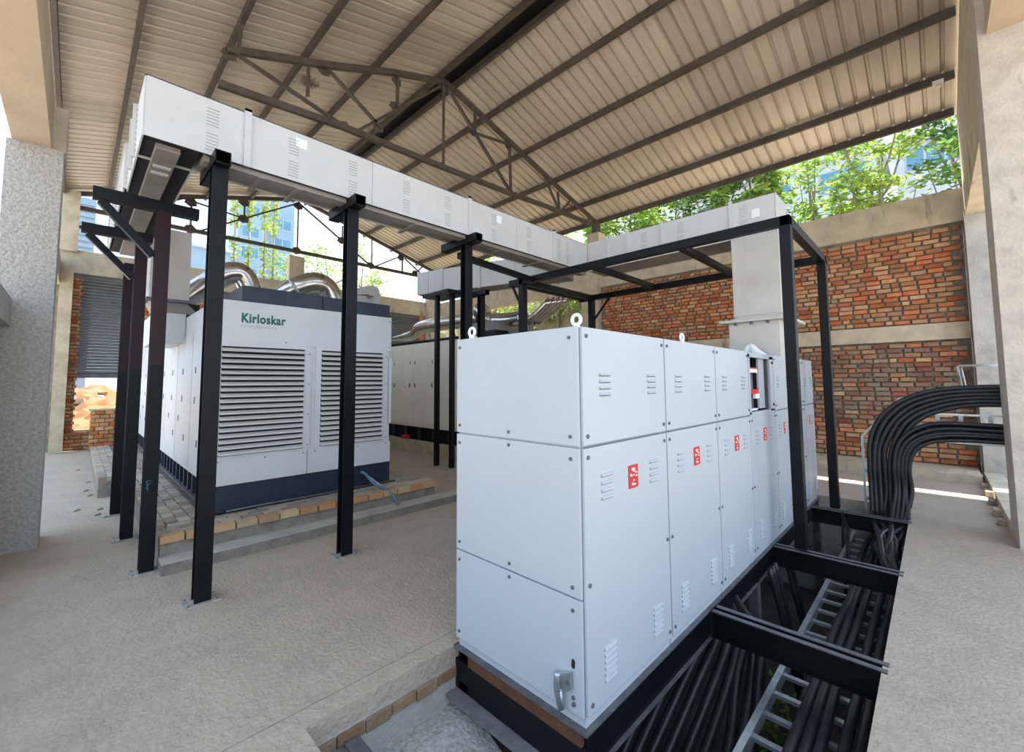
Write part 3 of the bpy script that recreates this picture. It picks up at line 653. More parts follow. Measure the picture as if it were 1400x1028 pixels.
for x in (1.035, 3.751, 5.607):
    mb = MB(); mb.box((x-.028, YD-.025, ZB-.01), (x+.028, YD, ZT+.025), 'duct'); mb.box((x-.028, YD-.025, ZT), (x+.028, YD+.5, ZT+.025), 'duct')
    for k in range(9): mb.box((x-.031, YD-.026, ZB+.04+k*.055), (x-.027, YD-.015, ZB+.048+k*.055), 'vline')
    mb.build('flange', t)
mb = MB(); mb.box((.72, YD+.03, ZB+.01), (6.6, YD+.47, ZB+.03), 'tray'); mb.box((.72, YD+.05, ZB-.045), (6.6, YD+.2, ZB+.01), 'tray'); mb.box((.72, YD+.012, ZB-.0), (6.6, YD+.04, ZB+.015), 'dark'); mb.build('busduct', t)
for x in (1.15, 1.5, 2.9, 4.4, 5.3): MB().box((x, YD+.03, ZB-.06), (x+.05, YD+.46, ZB-.045), 'tray').build('hanger_strap', t)
mb = MB(); mb.box((1.465, YD-.004, 4.21), (1.575, YD+.001, 4.31), 'paper'); mb.build('paper_label', t)
mb = MB(); mb.box((4.27, YD-.004, 4.17), (4.37, YD+.001, 4.28), 'paper'); mb.build('paper_label', t)
# side run of the duct (along the left posts)
t = thing('cable_duct', (.47, 6.6, 3.85), 'white duct run above the left row of posts, leading to the generator', 'duct')
mb = MB(); mb.box((.29, 4.515, ZB), (.302, 6.0, ZT-.001), 'duct'); mb.box((.29, 4.515, ZT-.012), (.7, 6.0, ZT-.001), 'duct'); mb.build('duct_panel', t)
mb = MB(); mb.box((.265, 6.0, ZB+.03), (.277, 9.0, ZT-.01), 'duct'); mb.box((.25, 6.0, ZT-.012), (.7, 9.0, ZT), 'duct'); mb.box((.25, 8.99, ZB+.03), (.7, 9.0, ZT), 'duct'); mb.build('duct_panel', t)
mb = MB(); mb.box((.69, 5.0, ZB), (.702, 9.0, ZT), 'duct'); mb.build('duct_panel', t)
for y in (5.1, 5.42, 6.0, 7.5):
    mb = MB(); mb.box((.26, y-.02, ZB+.03), (.3, y+.02, ZT+.005), 'duct')
    for k in range(8): mb.box((.285, y-.032, ZB+.08+k*.055), (.296, y-.02, ZB+.09+k*.055), 'tray')
    mb.build('flange', t)
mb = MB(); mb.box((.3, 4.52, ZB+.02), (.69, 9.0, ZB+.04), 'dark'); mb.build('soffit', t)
for y0, y1 in ((4.62, 5.08), (5.09, 6.4), (6.41, 7.7), (7.71, 8.9)):
    MB().box((.39, y0, ZB-.03), (.56, y1, ZB+.02), 'tray').build('busduct', t, bevel=.004)
for y in (4.98, 5.15): MB().box((.41, y, ZB-.04), (.54, y+.05, ZB-.03), 'duct').build('joint_cover', t)
# run over the cabinets
t = thing('cable_duct', (6.9, 3, 3.85), 'white duct run over the black frame, ending above the beige riser', 'duct')
segs = [1.42, 1.99, 3.04, 3.66, 4.06, 4.49]
for a, b in zip(segs, segs[1:]):
    mb = MB(); mb.box((6.6, a+.002, ZB), (6.612, b-.002, ZT+.02), 'duct'); mb.box((6.6, a+.002, ZT+.008), (7.2, b-.002, ZT+.02), 'duct'); mb.box((7.188, a+.002, ZB), (7.2, b-.002, ZT+.02), 'duct')
    if a == 1.42: mb.box((6.6, 1.42, ZB), (7.2, 1.432, ZT+.02), 'duct')
    if b-a > .5:
        vents(mb, 6.6, b-.35 if a > 1.5 else a+.36, 7, ZB+.06, .03, .1, 'y'); vents(mb, 6.6, b-.35 if a > 1.5 else a+.36, 6, ZB+.3, .03, .1, 'y')
    mb.build('duct_panel', t, bevel=.006)
for y in (1.99, 3.04, 3.66, 4.06):
    MB().box((6.575, y-.022, ZB), (6.6, y+.022, ZT+.05), 'duct').build('flange', t)
MB().box((6.61, 1.99, ZB+.01), (7.19, 4.5, ZB+.03), 'tray').build('soffit', t)
MB().box((6.592, 1.62, 4.1), (6.6, 1.72, 4.22), 'paper').build('paper_label', t)
# far run, slightly askew
t = thing('cable_duct', (6.1, 6.7, 3.85), 'white duct run beyond the crossing, in shade, carried by thin black posts', 'duct')
P0 = Vector((6.58, 5.0, 0)); P1 = Vector((5.5, 8.5, 0)); dd = (P1-P0); nn = Vector((dd.y, -dd.x, 0)).normalized()
cuts = [0, .3, .53, .64, .8, .91, 1]
for a, b in zip(cuts, cuts[1:]):
    p = P0+dd*a; q = P0+dd*(b-.002); mb = MB()
    for off, z0, z1, w in ((0, ZB, ZT, .012), ):
        mb.bar((p.x, p.y, (ZB+ZT)/2), (q.x, q.y, (ZB+ZT)/2), .012, ZT-ZB, 'duct')
        p2 = p+nn*.5; q2 = q+nn*.5; mb.bar((p2.x, p2.y, (ZB+ZT)/2), (q2.x, q2.y, (ZB+ZT)/2), .012, ZT-ZB, 'duct')
        pm = p+nn*.25; qm = q+nn*.25; mb.bar((pm.x, pm.y, ZT-.006), (qm.x, qm.y, ZT-.006), .5, .012, 'duct'); mb.bar((pm.x, pm.y, ZB+.02), (qm.x, qm.y, ZB+.02), .48, .012, 'tray')
        if b == 1: mb.bar((q.x, q.y, (ZB+ZT)/2), (q2.x, q2.y, (ZB+ZT)/2), .012, ZT-ZB, 'duct')
    mb.build('duct_panel', t)
for a in (.53, .8):
    p = P0+dd*a; MB().bar((p.x-.015, p.y-.02, (ZB+ZT)/2), (p.x-.03, p.y+.02, (ZB+ZT)/2), .03, ZT-ZB+.05, 'duct').build('flange', t)
# riser
t = thing('cable_riser', (6.9, 1.7, 2.12), 'beige sheet-metal riser standing on the cabinets under the duct end', 'riser')
MB().box((6.6, 1.405, 2.72), (7.2, 1.985, 3.85), 'beige').build('riser_body', t, bevel=.01)
mb = MB(); mb.box((6.585, 1.39, 2.66), (7.215, 2.0, 2.72), 'beige'); mb.build('collar', t, bevel=.004)
mb = MB(); mb.box((6.42, 1.3, 2.62), (7.45, 2.16, 2.66), 'beige'); mb.build('flange_plate', t, bevel=.006)
MB().box((6.5, 1.42, 2.115), (7.36, 2.05, 2.62), 'beige').build('lower_box', t, bevel=.006)
for y in (1.55, 1.75, 1.95): MB().tube([(6.47, y, 2.585), (6.47, y, 2.62)], .018, 'steel').build('bolt', t)
mb = MB(); mb.box((6.585, 1.975, 2.7), (6.6, 2.0, 3.85), 'beige'); mb.build('corner_strip', t)
for yy in (1.4,): MB().box((6.7, 1.398, 2.85), (6.72, 1.406, 3.75), 'steel').build('seam', t)
rg = MB(); rg.tube([(6.3, 1.80, 2.12), (6.3, 1.78, 2.2), (6.3, 1.73, 2.27), (6.3, 1.68, 2.2), (6.3, 1.6, 2.15), (6.3, 1.55, 2.12)], [.03, .05, .04, .06, .04, .03], 'paper', n=8, samp=4)
tag(rg.build('cloth_bundle'), 'white wrapped cloth bundle on the cabinet in front of the riser', 'bundle')

# ============================================================ POSTS
def post(x, y, h, label, m='black', w=.12, head=None, group='black duct support posts', plate=.26, name='duct_post', rot=0):
    t = thing(name, (x, y, 0), label, 'post', group)
    MB().bar((x, y, .012), (x, y, h), 0, 0, m, up=(0, 1, 0) if not rot else (1, 0, 0), prof=hprof(w, w, .012)).build('shaft', t)
    mb = MB(); mb.box((x-plate/2, y-plate*.4, 0), (x+plate/2, y+plate*.4, .012), 'plate')
    for a in (-1, 1):
        for b in (-1, 1): mb.tube([(x+a*plate*.38, y+b*plate*.28, .01), (x+a*plate*.38, y+b*plate*.28, .02)], .008, 'steel', n=6)
    mb.build('base_plate', t, bevel=.002)
    if head:
        (y0, y1, hh) = head; mb = MB(); zz = h+.001
        # hollow box section
        for a, b in (((x-.06, y0, zz), (x+.06, y1, zz+.008)), ((x-.06, y0, zz+hh-.008), (x+.06, y1, zz+hh)), ((x-.06, y0, zz), (x-.052, y1, zz+hh)), ((x+.052, y0, zz), (x+.06, y1, zz+hh)), ((x-.052, y1-.3, zz), (x+.052, y1-.28, zz+hh))): mb.box(a, b, m)
        mb.build('head_beam', t)
    return t
post(.82, 4.47, 3.73, 'black duct post nearest the camera at the left corner of the floor', head=(4.33, 4.98, .115))
post(2.08, 4.55, 3.73, 'black duct post in front of the right louvre of the white generator', head=(4.33, 5.02, .115))
post(3.78, 4.6, 3.73, 'black duct post rising behind the left end of the cabinet row', head=(4.33, 5.12, .115))
post(6.08, 6.9, 3.68, 'black duct post behind the cabinets, close to the frame corner', head=(6.7, 7.3, .1))
t = thing('duct_post', (5.67, 7.6, 0), 'pair of slim black posts with one head plate under the far duct', 'post', 'black duct support posts')
for (x, y) in ((5.6, 7.83), (5.68, 7.4)):
    MB().box((x-.045, y-.045, .01), (x+.045, y+.045, 3.72), 'black').build('shaft', t)
MB().box((5.45, 7.25, 3.72), (6.0, 8.2, 3.8), 'black').build('head_plate', t); MB().box((5.45, 7.2, 0), (5.85, 8.0, .01), 'plate').build('base_plate', t)
for k, (x, y, ax, lb) in enumerate(((.56, 5.55, .035, 'black bracket post with a maroon upper half, first of the left row'), (.5, 6.88, -.03, 'black bracket post with a maroon upper half, middle of the left row'), (.475, 8.27, -.1, 'black bracket post at the far end of the left row'))):
    t = post(x, y, 2.0, lb, w=.115, group='bracket posts of the left row', name='bracket_post')
    MB().bar((x, y, 2.0), (x, y, 3.56), 0, 0, 'maroon', up=(0, 1, 0), prof=hprof(.115, .115)).build('upper_shaft', t)
    if k == 2: continue
    mb = MB(); mb.box((ax+.0, y-.05, 3.56), (x+.29 if k == 0 else x+.1, y+.05, 3.67), 'black'); mb.build('arm', t, bevel=.003)
    mb = MB(); mb.bar((ax+.06, y, 3.55), (x-.07, y, 3.1), .07, .075, 'black', up=(0, 1, 0)); mb.build('brace', t)
    if k == 0: MB().bar((x-.04, y-.06, .80), (x-.0, y-.06, .86), .012, .004, 'bluep').bar((x-.02, y-.06, .78), (x-.03, y-.06, .88), .01, .004, 'bluep').bar((x-.04, y-.06, .88), (x+.01, y-.06, .87), .012, .004, 'bluep').build('chalk_mark', t)
t = thing('tie_beam', (4.8, 4.9, 3.6), 'black tie beam between the cabinet-side duct post and the black frame', 'beam')
MB().bar((3.84, 4.85, 3.66), (5.55, 4.95, 3.6), .07, .09, 'black').build('beam', t)

# ============================================================ GENERATOR 1
G = dict(x0=1.13, x1=3.42, y0=6.0, y1=14.5, z0=.62, z1=2.82)
t = thing('generator', (2.3, 10, .31), 'big white generator enclosure with two louvred panels and green lettering', 'generator')
MB().box((1.135, 6.012, .62), (3.415, 14.5, 2.815), 'gen').build('enclosure', t, bevel=.01)
mb = MB(); mb.box((1.14, 6.0, .31), (3.42, 6.1, .62), 'navy'); mb.box((1.22, 6.1, .31), (3.40, 14.4, .62), 'dark'); mb.build('skid', t)
for k in range(26): MB().box((1.16, 6.2+k*.32, .33), (1.22, 6.26+k*.32, .62), 'navy').build('skid_rib', t)
MB().box((1.14, 6.1, .31), (1.24, 14.4, .345), 'steel').build('skid_flange', t)
# front panels
mb = MB(); mb.box((1.13, 5.99, 2.3), (3.42, 6.012, 2.82), 'gen')
for x in (1.16, 3.38):
    for z in (2.36, 2.76): mb.tube([(x, 5.984, z), (x, 5.992, z)], .01, 'steel', n=6)
for x in (1.9, 2.7): mb.tube([(x, 5.984, 2.34), (x, 5.992, 2.34)], .01, 'steel', n=6)
mb.build('header_panel', t, bevel=.003)
mb = MB(); mb.box((1.13, 5.99, .62), (2.2, 6.012, .93), 'gen'); mb.box((2.21, 5.99, .62), (3.42, 6.012, .93), 'gen')
for x in (1.2, 1.7, 2.15, 2.3, 2.9, 3.35): mb.tube([(x, 5.984, .9), (x, 5.992, .9)], .01, 'steel', n=6)
mb.build('lower_panel', t, bevel=.003)
for x0, x1 in ((1.2, 2.14), (2.36, 3.28)):
    mb = MB(); 
    for a, b in (((x0-.07, 5.985, .93), (x0, 6.01, 2.3)), ((x1, 5.985, .93), (x1+.085, 6.01, 2.3)), ((x0, 5.985, .93), (x1, 6.01, .96)), ((x0, 5.985, 2.26), (x1, 6.01, 2.3))): mb.box(a, b, 'gen')
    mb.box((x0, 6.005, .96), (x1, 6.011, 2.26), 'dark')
    for z in (1.0, 1.4, 1.8, 2.2): mb.tube([(x1+.06, 5.98, z), (x1+.06, 5.987, z)], .009, 'steel', n=6)
    fr = mb.build('louvre_frame', t)
    me = None
    for k in range(19):
        z = .965+k*.0683
        s_ = MB(); s_.prism([(5.955, z+.004), (5.95, z+.008), (5.955, z+.022), (5.995, z+.046), (6.004, z+.048), (6.004, z+.040), (5.965, z+.016)], 'x', x0, x1, 'slat'); s_.build('louvre_slat', fr)
# rails between the louvres stay proud
# discharge boxes on top
mb = MB(); mb.box((1.4, 6.05, 2.82), (2.38, 7.9, 3.03), 'navy'); mb.build('roof_box', t, bevel=.004)
mb = MB(); mb.box((2.38, 6.03, 2.82), (3.41, 7.9, 3.02), 'navy'); mb.build('roof_box', t, bevel=.004)
# side doors and marks
for k in range(7):
    y0 = 6.1+k*1.2
    mb = MB(); mb.box((1.122, y0, .68), (1.136, y0+1.17, 2.5), 'gen')
    for z in (1.0, 1.25, 1.55, 1.95): 
        yy = y0+.15+.25*((k*3+int(z*10)) % 4)
        mb.box((1.117, yy, z), (1.123, yy+.06, z+.09), 'steel')
    if k == 0: mb.box((1.117, y0+.1, .75), (1.123, y0+.16, 1.45), 'faint')
    mb.build('side_door', t, bevel=.003)
mb = MB(); mb.prism([(6.9, 2.42), (8.4, 2.42), (8.4, 2.95), (7.9, 2.88), (7.3, 2.88), (6.9, 2.86)], 'x', .8, 1.12, 'gen'); 
mb2 = MB(); mb2.box((.76, 8.0, 2.42), (1.13, 9.3, 2.86), 'gen'); mb2.build('side_box', t, bevel=.004)
mb = MB(); mb.add([(.7, 8.05, 3.03), (1.14, 8.05, 3.03), (1.14, 8.6, 3.03), (.7, 8.6, 3.03), (.8, 8.02, 2.86), (1.3, 8.02, 2.86), (1.3, 8.7, 2.86), (.8, 8.7, 2.86)], [(0, 1, 5, 4), (1, 2, 6, 5), (2, 3, 7, 6), (3, 0, 4, 7), (0, 3, 2, 1), (4, 5, 6, 7)], 'tray'); mb.build('transition', t)
def text(s, size, loc, m, name, parent, bold=.0, ext=.002, spacing=1):
    cu = bpy.data.curves.new(name, 'FONT'); cu.body = s; cu.size = size; cu.extrude = ext; cu.offset = bold; cu.space_character = spacing
    tmp = bpy.data.objects.new('tmp', cu); C.objects.link(tmp)
    me = bpy.data.meshes.new_from_object(tmp.evaluated_get(bpy.context.evaluated_depsgraph_get())); bpy.data.objects.remove(tmp)
    me.materials.clear(); me.materials.append(M[m])
    xs = [v.co.x for v in me.vertices]; wd_ = max(xs)-min(xs)
    o = bpy.data.objects.new(name, me); C.objects.link(o); o.parent = parent; o.location = Vector(loc)-wloc(parent); o.rotation_euler = (math.pi/2, 0, 0)
    return o, wd_
o, w_ = text('Kirloskar', .155, (1.385, 5.9875, 2.565), 'green', 'lettering', t, bold=.0052, spacing=1.1)
o.scale = (.50/w_, 1, 1)
o['label'] = 'green brand lettering on the white panel'
mb = MB(); r = random.Random(9)
for k in range(15):
    x = 1.39+k*.027; mb.box((x, 5.988, 2.50+r.uniform(0, .01)), (x+r.uniform(.006, .014), 5.991, 2.525+r.uniform(-.004, .015)), 'faint')
    if k % 2: mb.box((x, 5.988, 2.50), (x+.02, 5.991, 2.506), 'faint')
mb.build('faded_lettering', t)
MB().box((3.38, 5.98, 1.2), (3.425, 6.0, 2.2), 'gen').build('corner_post', t)
# hinge/coping line at skid
mb = MB(); mb.tube([(1.3, 5.96, .325), (1.75, 5.96, .33), (2.1, 5.955, .325), (3.5, 5.97, .325)], .014, 'steel', n=6); tag(mb.build('conduit'), 'thin grey conduit lying along the foot of the louvred generator', 'conduit')
mb = MB(); mb.tube([(2.95, 5.98, .53), (3.0, 5.93, .5), (3.06, 5.8, .38), (3.14, 5.6, .32), (3.18, 5.47, .24), (3.22, 5.38, .13)], .02, 'blue', n=8, samp=4)
mb.tube([(2.99, 5.98, .52), (3.04, 5.9, .46), (3.13, 5.62, .325), (3.2, 5.45, .2)], .012, 'galv', n=6, samp=3)
tag(mb.build('drain_hose'), 'blue-grey drain hose hanging from the navy skid over the brick step', 'hose')

# drop box by the generator
t = thing('drop_box', (.93, 8.3, 3.03), 'grey-white sheet-metal drop box hanging beside the white generator', 'duct')
MB().box((.69, 8.02, 3.07), (1.16, 8.62, 4.12), 'beige').build('box_body', t, bevel=.006)
MB().box((.66, 8.0, 3.03), (1.19, 8.66, 3.07), 'steel').build('flange', t)
MB().box((1.12, 8.05, 2.87), (1.3, 8.6, 3.03), 'black').build('clamp', t)

# exhaust pipes on generator 1
def pipe(name, pts, r, label, cat='pipe', group=None, samp=5, parts=(), seams=()):
    t = thing(name, pts[0], label, cat, group); MB().tube(pts, r, 'chrome', n=20, samp=samp).build('pipe', t)
    for p, q, rr in seams: MB().tube([p, q], rr, 'galv', n=20).build('collar', t)
    return t
pipe('exhaust_pipe', [(1.0, 9.25, 3.02), (1.35, 9.15, 3.36), (1.66, 9.05, 3.66), (1.9, 9, 3.82), (2.08, 9, 3.8), (2.2, 9, 3.58), (2.22, 9, 3.3)], .2, 'aluminium-clad exhaust pipe bending down at the left of the generator roof', seams=[((1.62, 9.06, 3.62), (1.66, 9.05, 3.66), .207), ((2.19, 9, 3.56), (2.205, 9, 3.51), .207)])
mb = MB(); mb.tube([(2.22, 9, 2.82), (2.22, 9, 3.32)], .2, 'galv', n=20); tag(mb.build('exhaust_stub'), 'short pale stub pipe rising from the generator roof at left', 'pipe')
pipe('exhaust_pipe', [(2.62, 9.3, 3.3), (2.8, 9.25, 3.5), (3.05, 9.1, 3.72), (3.35, 9.0, 3.86), (3.6, 9, 3.8), (3.75, 9, 3.55), (3.76, 9.0, 3.3)], [.1, .2, .23, .23, .23, .22, .22], 'aluminium-clad exhaust elbow with a tapered end, in the middle of the generator roof', seams=[((3.03, 9.11, 3.7), (3.07, 9.09, 3.73), .237)])
mb = MB(); mb.tube([(3.5, 9.0, 2.8), (3.7, 9, 3.35)], .2, 'galv', n=20); tag(mb.build('exhaust_stub'), 'short pale stub pipe under the middle exhaust elbow', 'pipe')
t = thing('silencer', (6.0, 12, 2.9), 'cream box silencer with a rounded elbow behind the right end of the generator', 'silencer')
mb = MB(); mb.prism([(5.5, 4.35), (5.75, 4.62), (6.15, 4.75), (6.35, 4.66), (6.42, 4.4), (6.42, 4.1), (6.2, 4.1), (6.2, 4.4), (6.0, 4.45)], 'y', 11.9, 12.3, 'duct'); mb.build('elbow', t, bevel=.01)
MB().box((6.2, 11.92, 2.9), (6.44, 12.28, 4.15), 'duct').build('stack', t)
MB().box((5.55, 11.95, 4.1), (6.0, 12.25, 4.4), 'duct').build('box_body', t, bevel=.02)

# generator 1 platform
t = thing('brick_platform', (2.3, 10, 0), 'low brick-topped plinth carrying the white louvred generator', 'plinth')
MB().box((.66, 5.54, 0), (3.93, 14.8, .235), 'plinthc').build('plinth_core', t)
rp_ = random.Random(2)
pv = [MB().box((-.1, -.052, -.035), (.1, .052, .035), 'paver').mesh('brick'), MB().box((-.052, -.1, -.035), (.052, .1, .035), 'paver').mesh('brick')]
pf = MB().box((-.108, -.055, -.034), (.108, .055, .034), 'tanb').mesh('brick')
MB().box((.67, 5.56, .235), (3.9, 14.8, .262), 'mortar').build('mortar_bed', t)
for k in range(15):
    inst('brick', pf, t, (.75+k*.22, 5.565+rp_.uniform(-.008, .006), .268), (0, 0, rp_.uniform(-.03, .03)), (rp_.uniform(.9, 1), 1, 1))
for r_ in range(3):
    for k in range(15): inst('brick', pv[0], t, (.86+k*.212+(r_ % 2)*.1, 5.69+r_*.112, .268+rp_.uniform(-.004, .004)), (0, 0, rp_.uniform(-.03, .03)))
for c in range(4):
    for k in range(30):
        y = 6.1+k*.213+(c % 2)*.1
        if y > 12.4: break
        inst('brick', pv[1], t, (.70+c*.112, y, .268+rp_.uniform(-.008, .004)), (0, 0, rp_.uniform(-.06, .06)))
for r_ in range(4):
    for k in range(14): inst('brick', pv[1], t, (3.52+r_*.11, 6.1+k*.213+(r_ % 2)*.1, .268), (0, 0, rp_.uniform(-.04, .04)))
t = thing('concrete_step', (2.3, 5.4, 0), 'low concrete step along the front of the brick plinth', 'step')
MB().box((.646, 5.287, 0), (4.3, 5.54, .10), 'plinthc').build('step_slab', t); MB().box((.646, 5.285, .10), (4.3, 5.54, .112), 'step').build('tread', t, bevel=.004)
t = thing('brick_block', (.6, 12, 0), 'low brick-paved block at the left beyond the bracket posts', 'plinth')
MB().box((.33, 9.63, 0), (.64, 14.6, .25), 'plinthc').build('block_core', t)
for c in range(3):
    for k in range(23): inst('brick', pv[1], t, (.375+c*.11, 9.75+k*.213, .285), (0, 0, rp_.uniform(-.05, .05)))
for k in range(8): 
    a = rp_.uniform(-.1, .9); mb = MB(); x, y = (.2+rp_.uniform(-.15, .12), 8.3+rp_.uniform(0, 5))
    mb.add([(x, y, .002), (x+.06, y+.03, .002), (x+.08, y+.11, .002), (x+.01, y+.07, .002), (x+.015, y+.02, .02), (x+.05, y+.04, .025), (x+.06, y+.08, .018)], [(0, 1, 5, 4), (1, 2, 6, 5), (2, 3, 4, 6), (3, 0, 4), (4, 5, 6), (3, 2, 1, 0)], 'paver')
    tag(mb.build('stone_chip'), 'small broken stone chip lying on the floor left of the bracket posts', 'stone', 'stone chips on the left floor')
t = thing('partition', (.6, 16, 0), 'low orange brick partition standing before the window opening at far left', 'wall')
MB().box((.33, 16.02, .05), (1.2, 16.15, 1.12), 'mortar').build('core', t)
for z in range(10):
    for k in range(5):
        x0 = .32+k*.19-(.09 if z % 2 else 0); x1 = min(x0+.175, 1.2); x0 = max(x0, .32)
        if x1-x0 < .04: continue
        mb = MB(); brickbox(mb, ((x0+x1)/2, 16.0, .11+z*.106), (x1-x0, .08, .09), 'orange', rb); mb.build('brick', t)
MB().box((.28, 15.94, 1.12), (1.22, 16.17, 1.16), 'cream').build('coping', t)

# ============================================================ GENERATOR 2
t = thing('generator', (7.8, 9.5, .31), 'cream generator enclosure standing behind the cabinets, half hidden', 'generator')
MB().box((6.42, 7.6, .64), (8.7, 14.5, 2.86), 'gen2').build('enclosure', t, bevel=.01)
MB().box((6.5, 7.7, .31), (8.6, 14.4, .64), 'black').build('skid', t)
for k in range(6):
    mb = MB(); y0 = 8.0+k*1.05; mb.box((6.408, y0, .7), (6.422, y0+1.02, 2.75), 'gen2')
    for yy in (.1, .9):
        mb.box((6.40, y0+yy, 1.68), (6.41, y0+yy+.05, 1.8), 'steel'); mb.box((6.40, y0+yy, 2.3), (6.41, y0+yy+.03, 2.4), 'steel')
    mb.build('side_door', t, bevel=.003)
for k in range(10): MB().box((6.44, 7.8+k*.65, .33), (6.5, 7.9+k*.65, .64), 'navy').build('skid_rib', t)
MB().box((6.42, 8.2, 2.86), (6.5, 14.0, 2.93), 'black').build('roof_rail', t)
MB().box((6.6, 7.0, 2.86), (8.3, 7.6, 3.0), 'black').build('roof_box', t)
MB().box((6.45, 10.7, .9), (6.43, 10.75, 1.5), 'red').build('fire_tag', t)
t = thing('brick_platform', (7.6, 9.5, 0), 'cream plastered plinth under the generator behind the cabinets', 'plinth')
MB().box((6.3, 7.3, 0), (8.9, 14.8, .2), 'cream').build('plinth_core', t)
for k in range(32):
    mb = MB(); brickbox(mb, (6.35, 7.42+k*.225, .255), (.11, .21, .1), 'cream', rb); mb.build('brick', t)
tag(MB().box((6.31, 10.15, .31), (6.4, 10.45, .4), 'red').build('toolbox', bevel=.01), 'small red box on the plinth beside the cream generator', 'box')
pipe('exhaust_pipe', [(7, 12.3, 3.2), (7, 11.4, 3.2), (7, 10.9, 3.26), (7, 10.6, 3.4), (7, 9.6, 3.42), (7, 8.4, 3.42), (7, 7.95, 3.42)], [.05, .13, .16, .19, .19, .19, .19], 'long shiny exhaust pipe lying on the roof of the cream generator', seams=[((7, 8.9, 3.42), (7, 8.95, 3.42), .2)])
pipe('exhaust_pipe', [(7.0, 8.0, 3.62), (7, 7.85, 3.55), (7, 7.7, 3.38), (7, 7.45, 3.3), (7, 6.9, 3.26), (7, 6.5, 3.26)], [.2, .2, .15, .17, .17, .17], 'short shiny exhaust pipe joining a bell elbow, seen between black posts', seams=[((7, 7.45, 3.3), (7, 7.42, 3.3), .19)])
t = thing('flared_duct', (7, 6.2, 3.2), 'bundle of flared dark metal pipes fanning upward beside the frame corner', 'pipe')
for k in range(4):
    MB().tube([(7.0+.1*k, 6.5-.05*k, 3.15), (7.05+.12*k, 6.2-.06*k, 3.3+.03*k), (7.15+.14*k, 5.85-.05*k, 3.6+.03*k)], [.07, .06, .075], 'chrome', n=12, samp=3).build('pipe', t)
MB().box((7.0, 6.3, 2.95), (7.35, 7.0, 3.0), 'tray').build('bracket', t); MB().box((7.1, 6.35, 3.0), (7.15, 6.45, 3.2), 'tray').build('bracket', t)
tag(MB().box((6.6, 7.0, 2.98), (7.9, 8.3, 3.22), 'tray').build('roof_unit', bevel=.02), 'grey box unit on the roof of the cream generator', 'box')
for (x, y, z) in ((7.1, 10.3, 2.86), (7.1, 9.2, 2.86)):
    mb = MB(); mb.tube([(x, y-.2, z), (x, y, z+.35)], .02, 'galv'); mb.tube([(x, y+.2, z), (x, y, z+.35)], .02, 'galv'); tag(mb.build('pipe_stand'), 'small galvanised trestle under the long exhaust pipe, '+('far one' if y > 10 else 'near one'), 'stand', 'pipe stands')

# ============================================================ OUTSIDE
def terrain(name, x0, x1, y0, y1, hf, m, label, cat, n=40, amp=.3, seed=1):
    r = random.Random(seed); vs = []; fs = []
    for i in range(n+1):
        for j in range(n+1):
            x = x0+(x1-x0)*i/n; y = y0+(y1-y0)*j/n; vs.append((x+r.uniform(-.05, .05), y+r.uniform(-.05, .05), hf(x, y)+r.uniform(-amp, amp)))
    for i in range(n):
        for j in range(n):
            k = i*(n+1)+j; fs += [(k, k+n+1, k+n+2), (k, k+n+2, k+1)]
    # skirt so the mound is closed
    mb = MB(); mb.add(vs, fs, m); base = [(x0, y0, -.3), (x1, y0, -.3), (x1, y1, -.3), (x0, y1, -.3)]
    mb.add(base, [(0, 3, 2, 1)], m)
    o = tag(mb.build(name), label, cat); return o
terrain('rubble_mound', -3, 5, 19, 27, lambda x, y: max(-.3, 2.15*math.exp(-((y-23.5)/2.6)**2)*(.75+.3*math.sin(x*1.7)*math.cos(x*.6+1))), 'earth', 'mound of orange earth and rubble outside the far left opening', 'mound', amp=.14)
terrain('hillside', 13.2, 34, 6.5, 30, lambda x, y: max(-.3, min(7.2, (x-13.2)*1.35+.5*math.sin(y*.8)+.3*math.sin(x*1.1)))*min(1, max(0, (y-6.5)/2.5)), 'hill', 'dry rubble hillside seen through the gap in the right wall', 'hill', n=60, amp=.16, seed=3)
rs = random.Random(8)
for k in range(14):
    x = rs.uniform(-1.5, 2.6); y = 21+rs.uniform(0, 1.5); z = 2.0*math.exp(-((y-23.5)/2.6)**2)*.8; s_ = rs.uniform(.15, .4); mb = MB()
    brickbox(mb, (x, y, z+.05), (s_, s_*.7, s_*.5), 'ground' if k % 3 else 'earth', rs, .06)
    tag(mb.build('rock'), 'angular rock on the orange rubble mound outside', 'rock', 'rocks on the rubble mound')

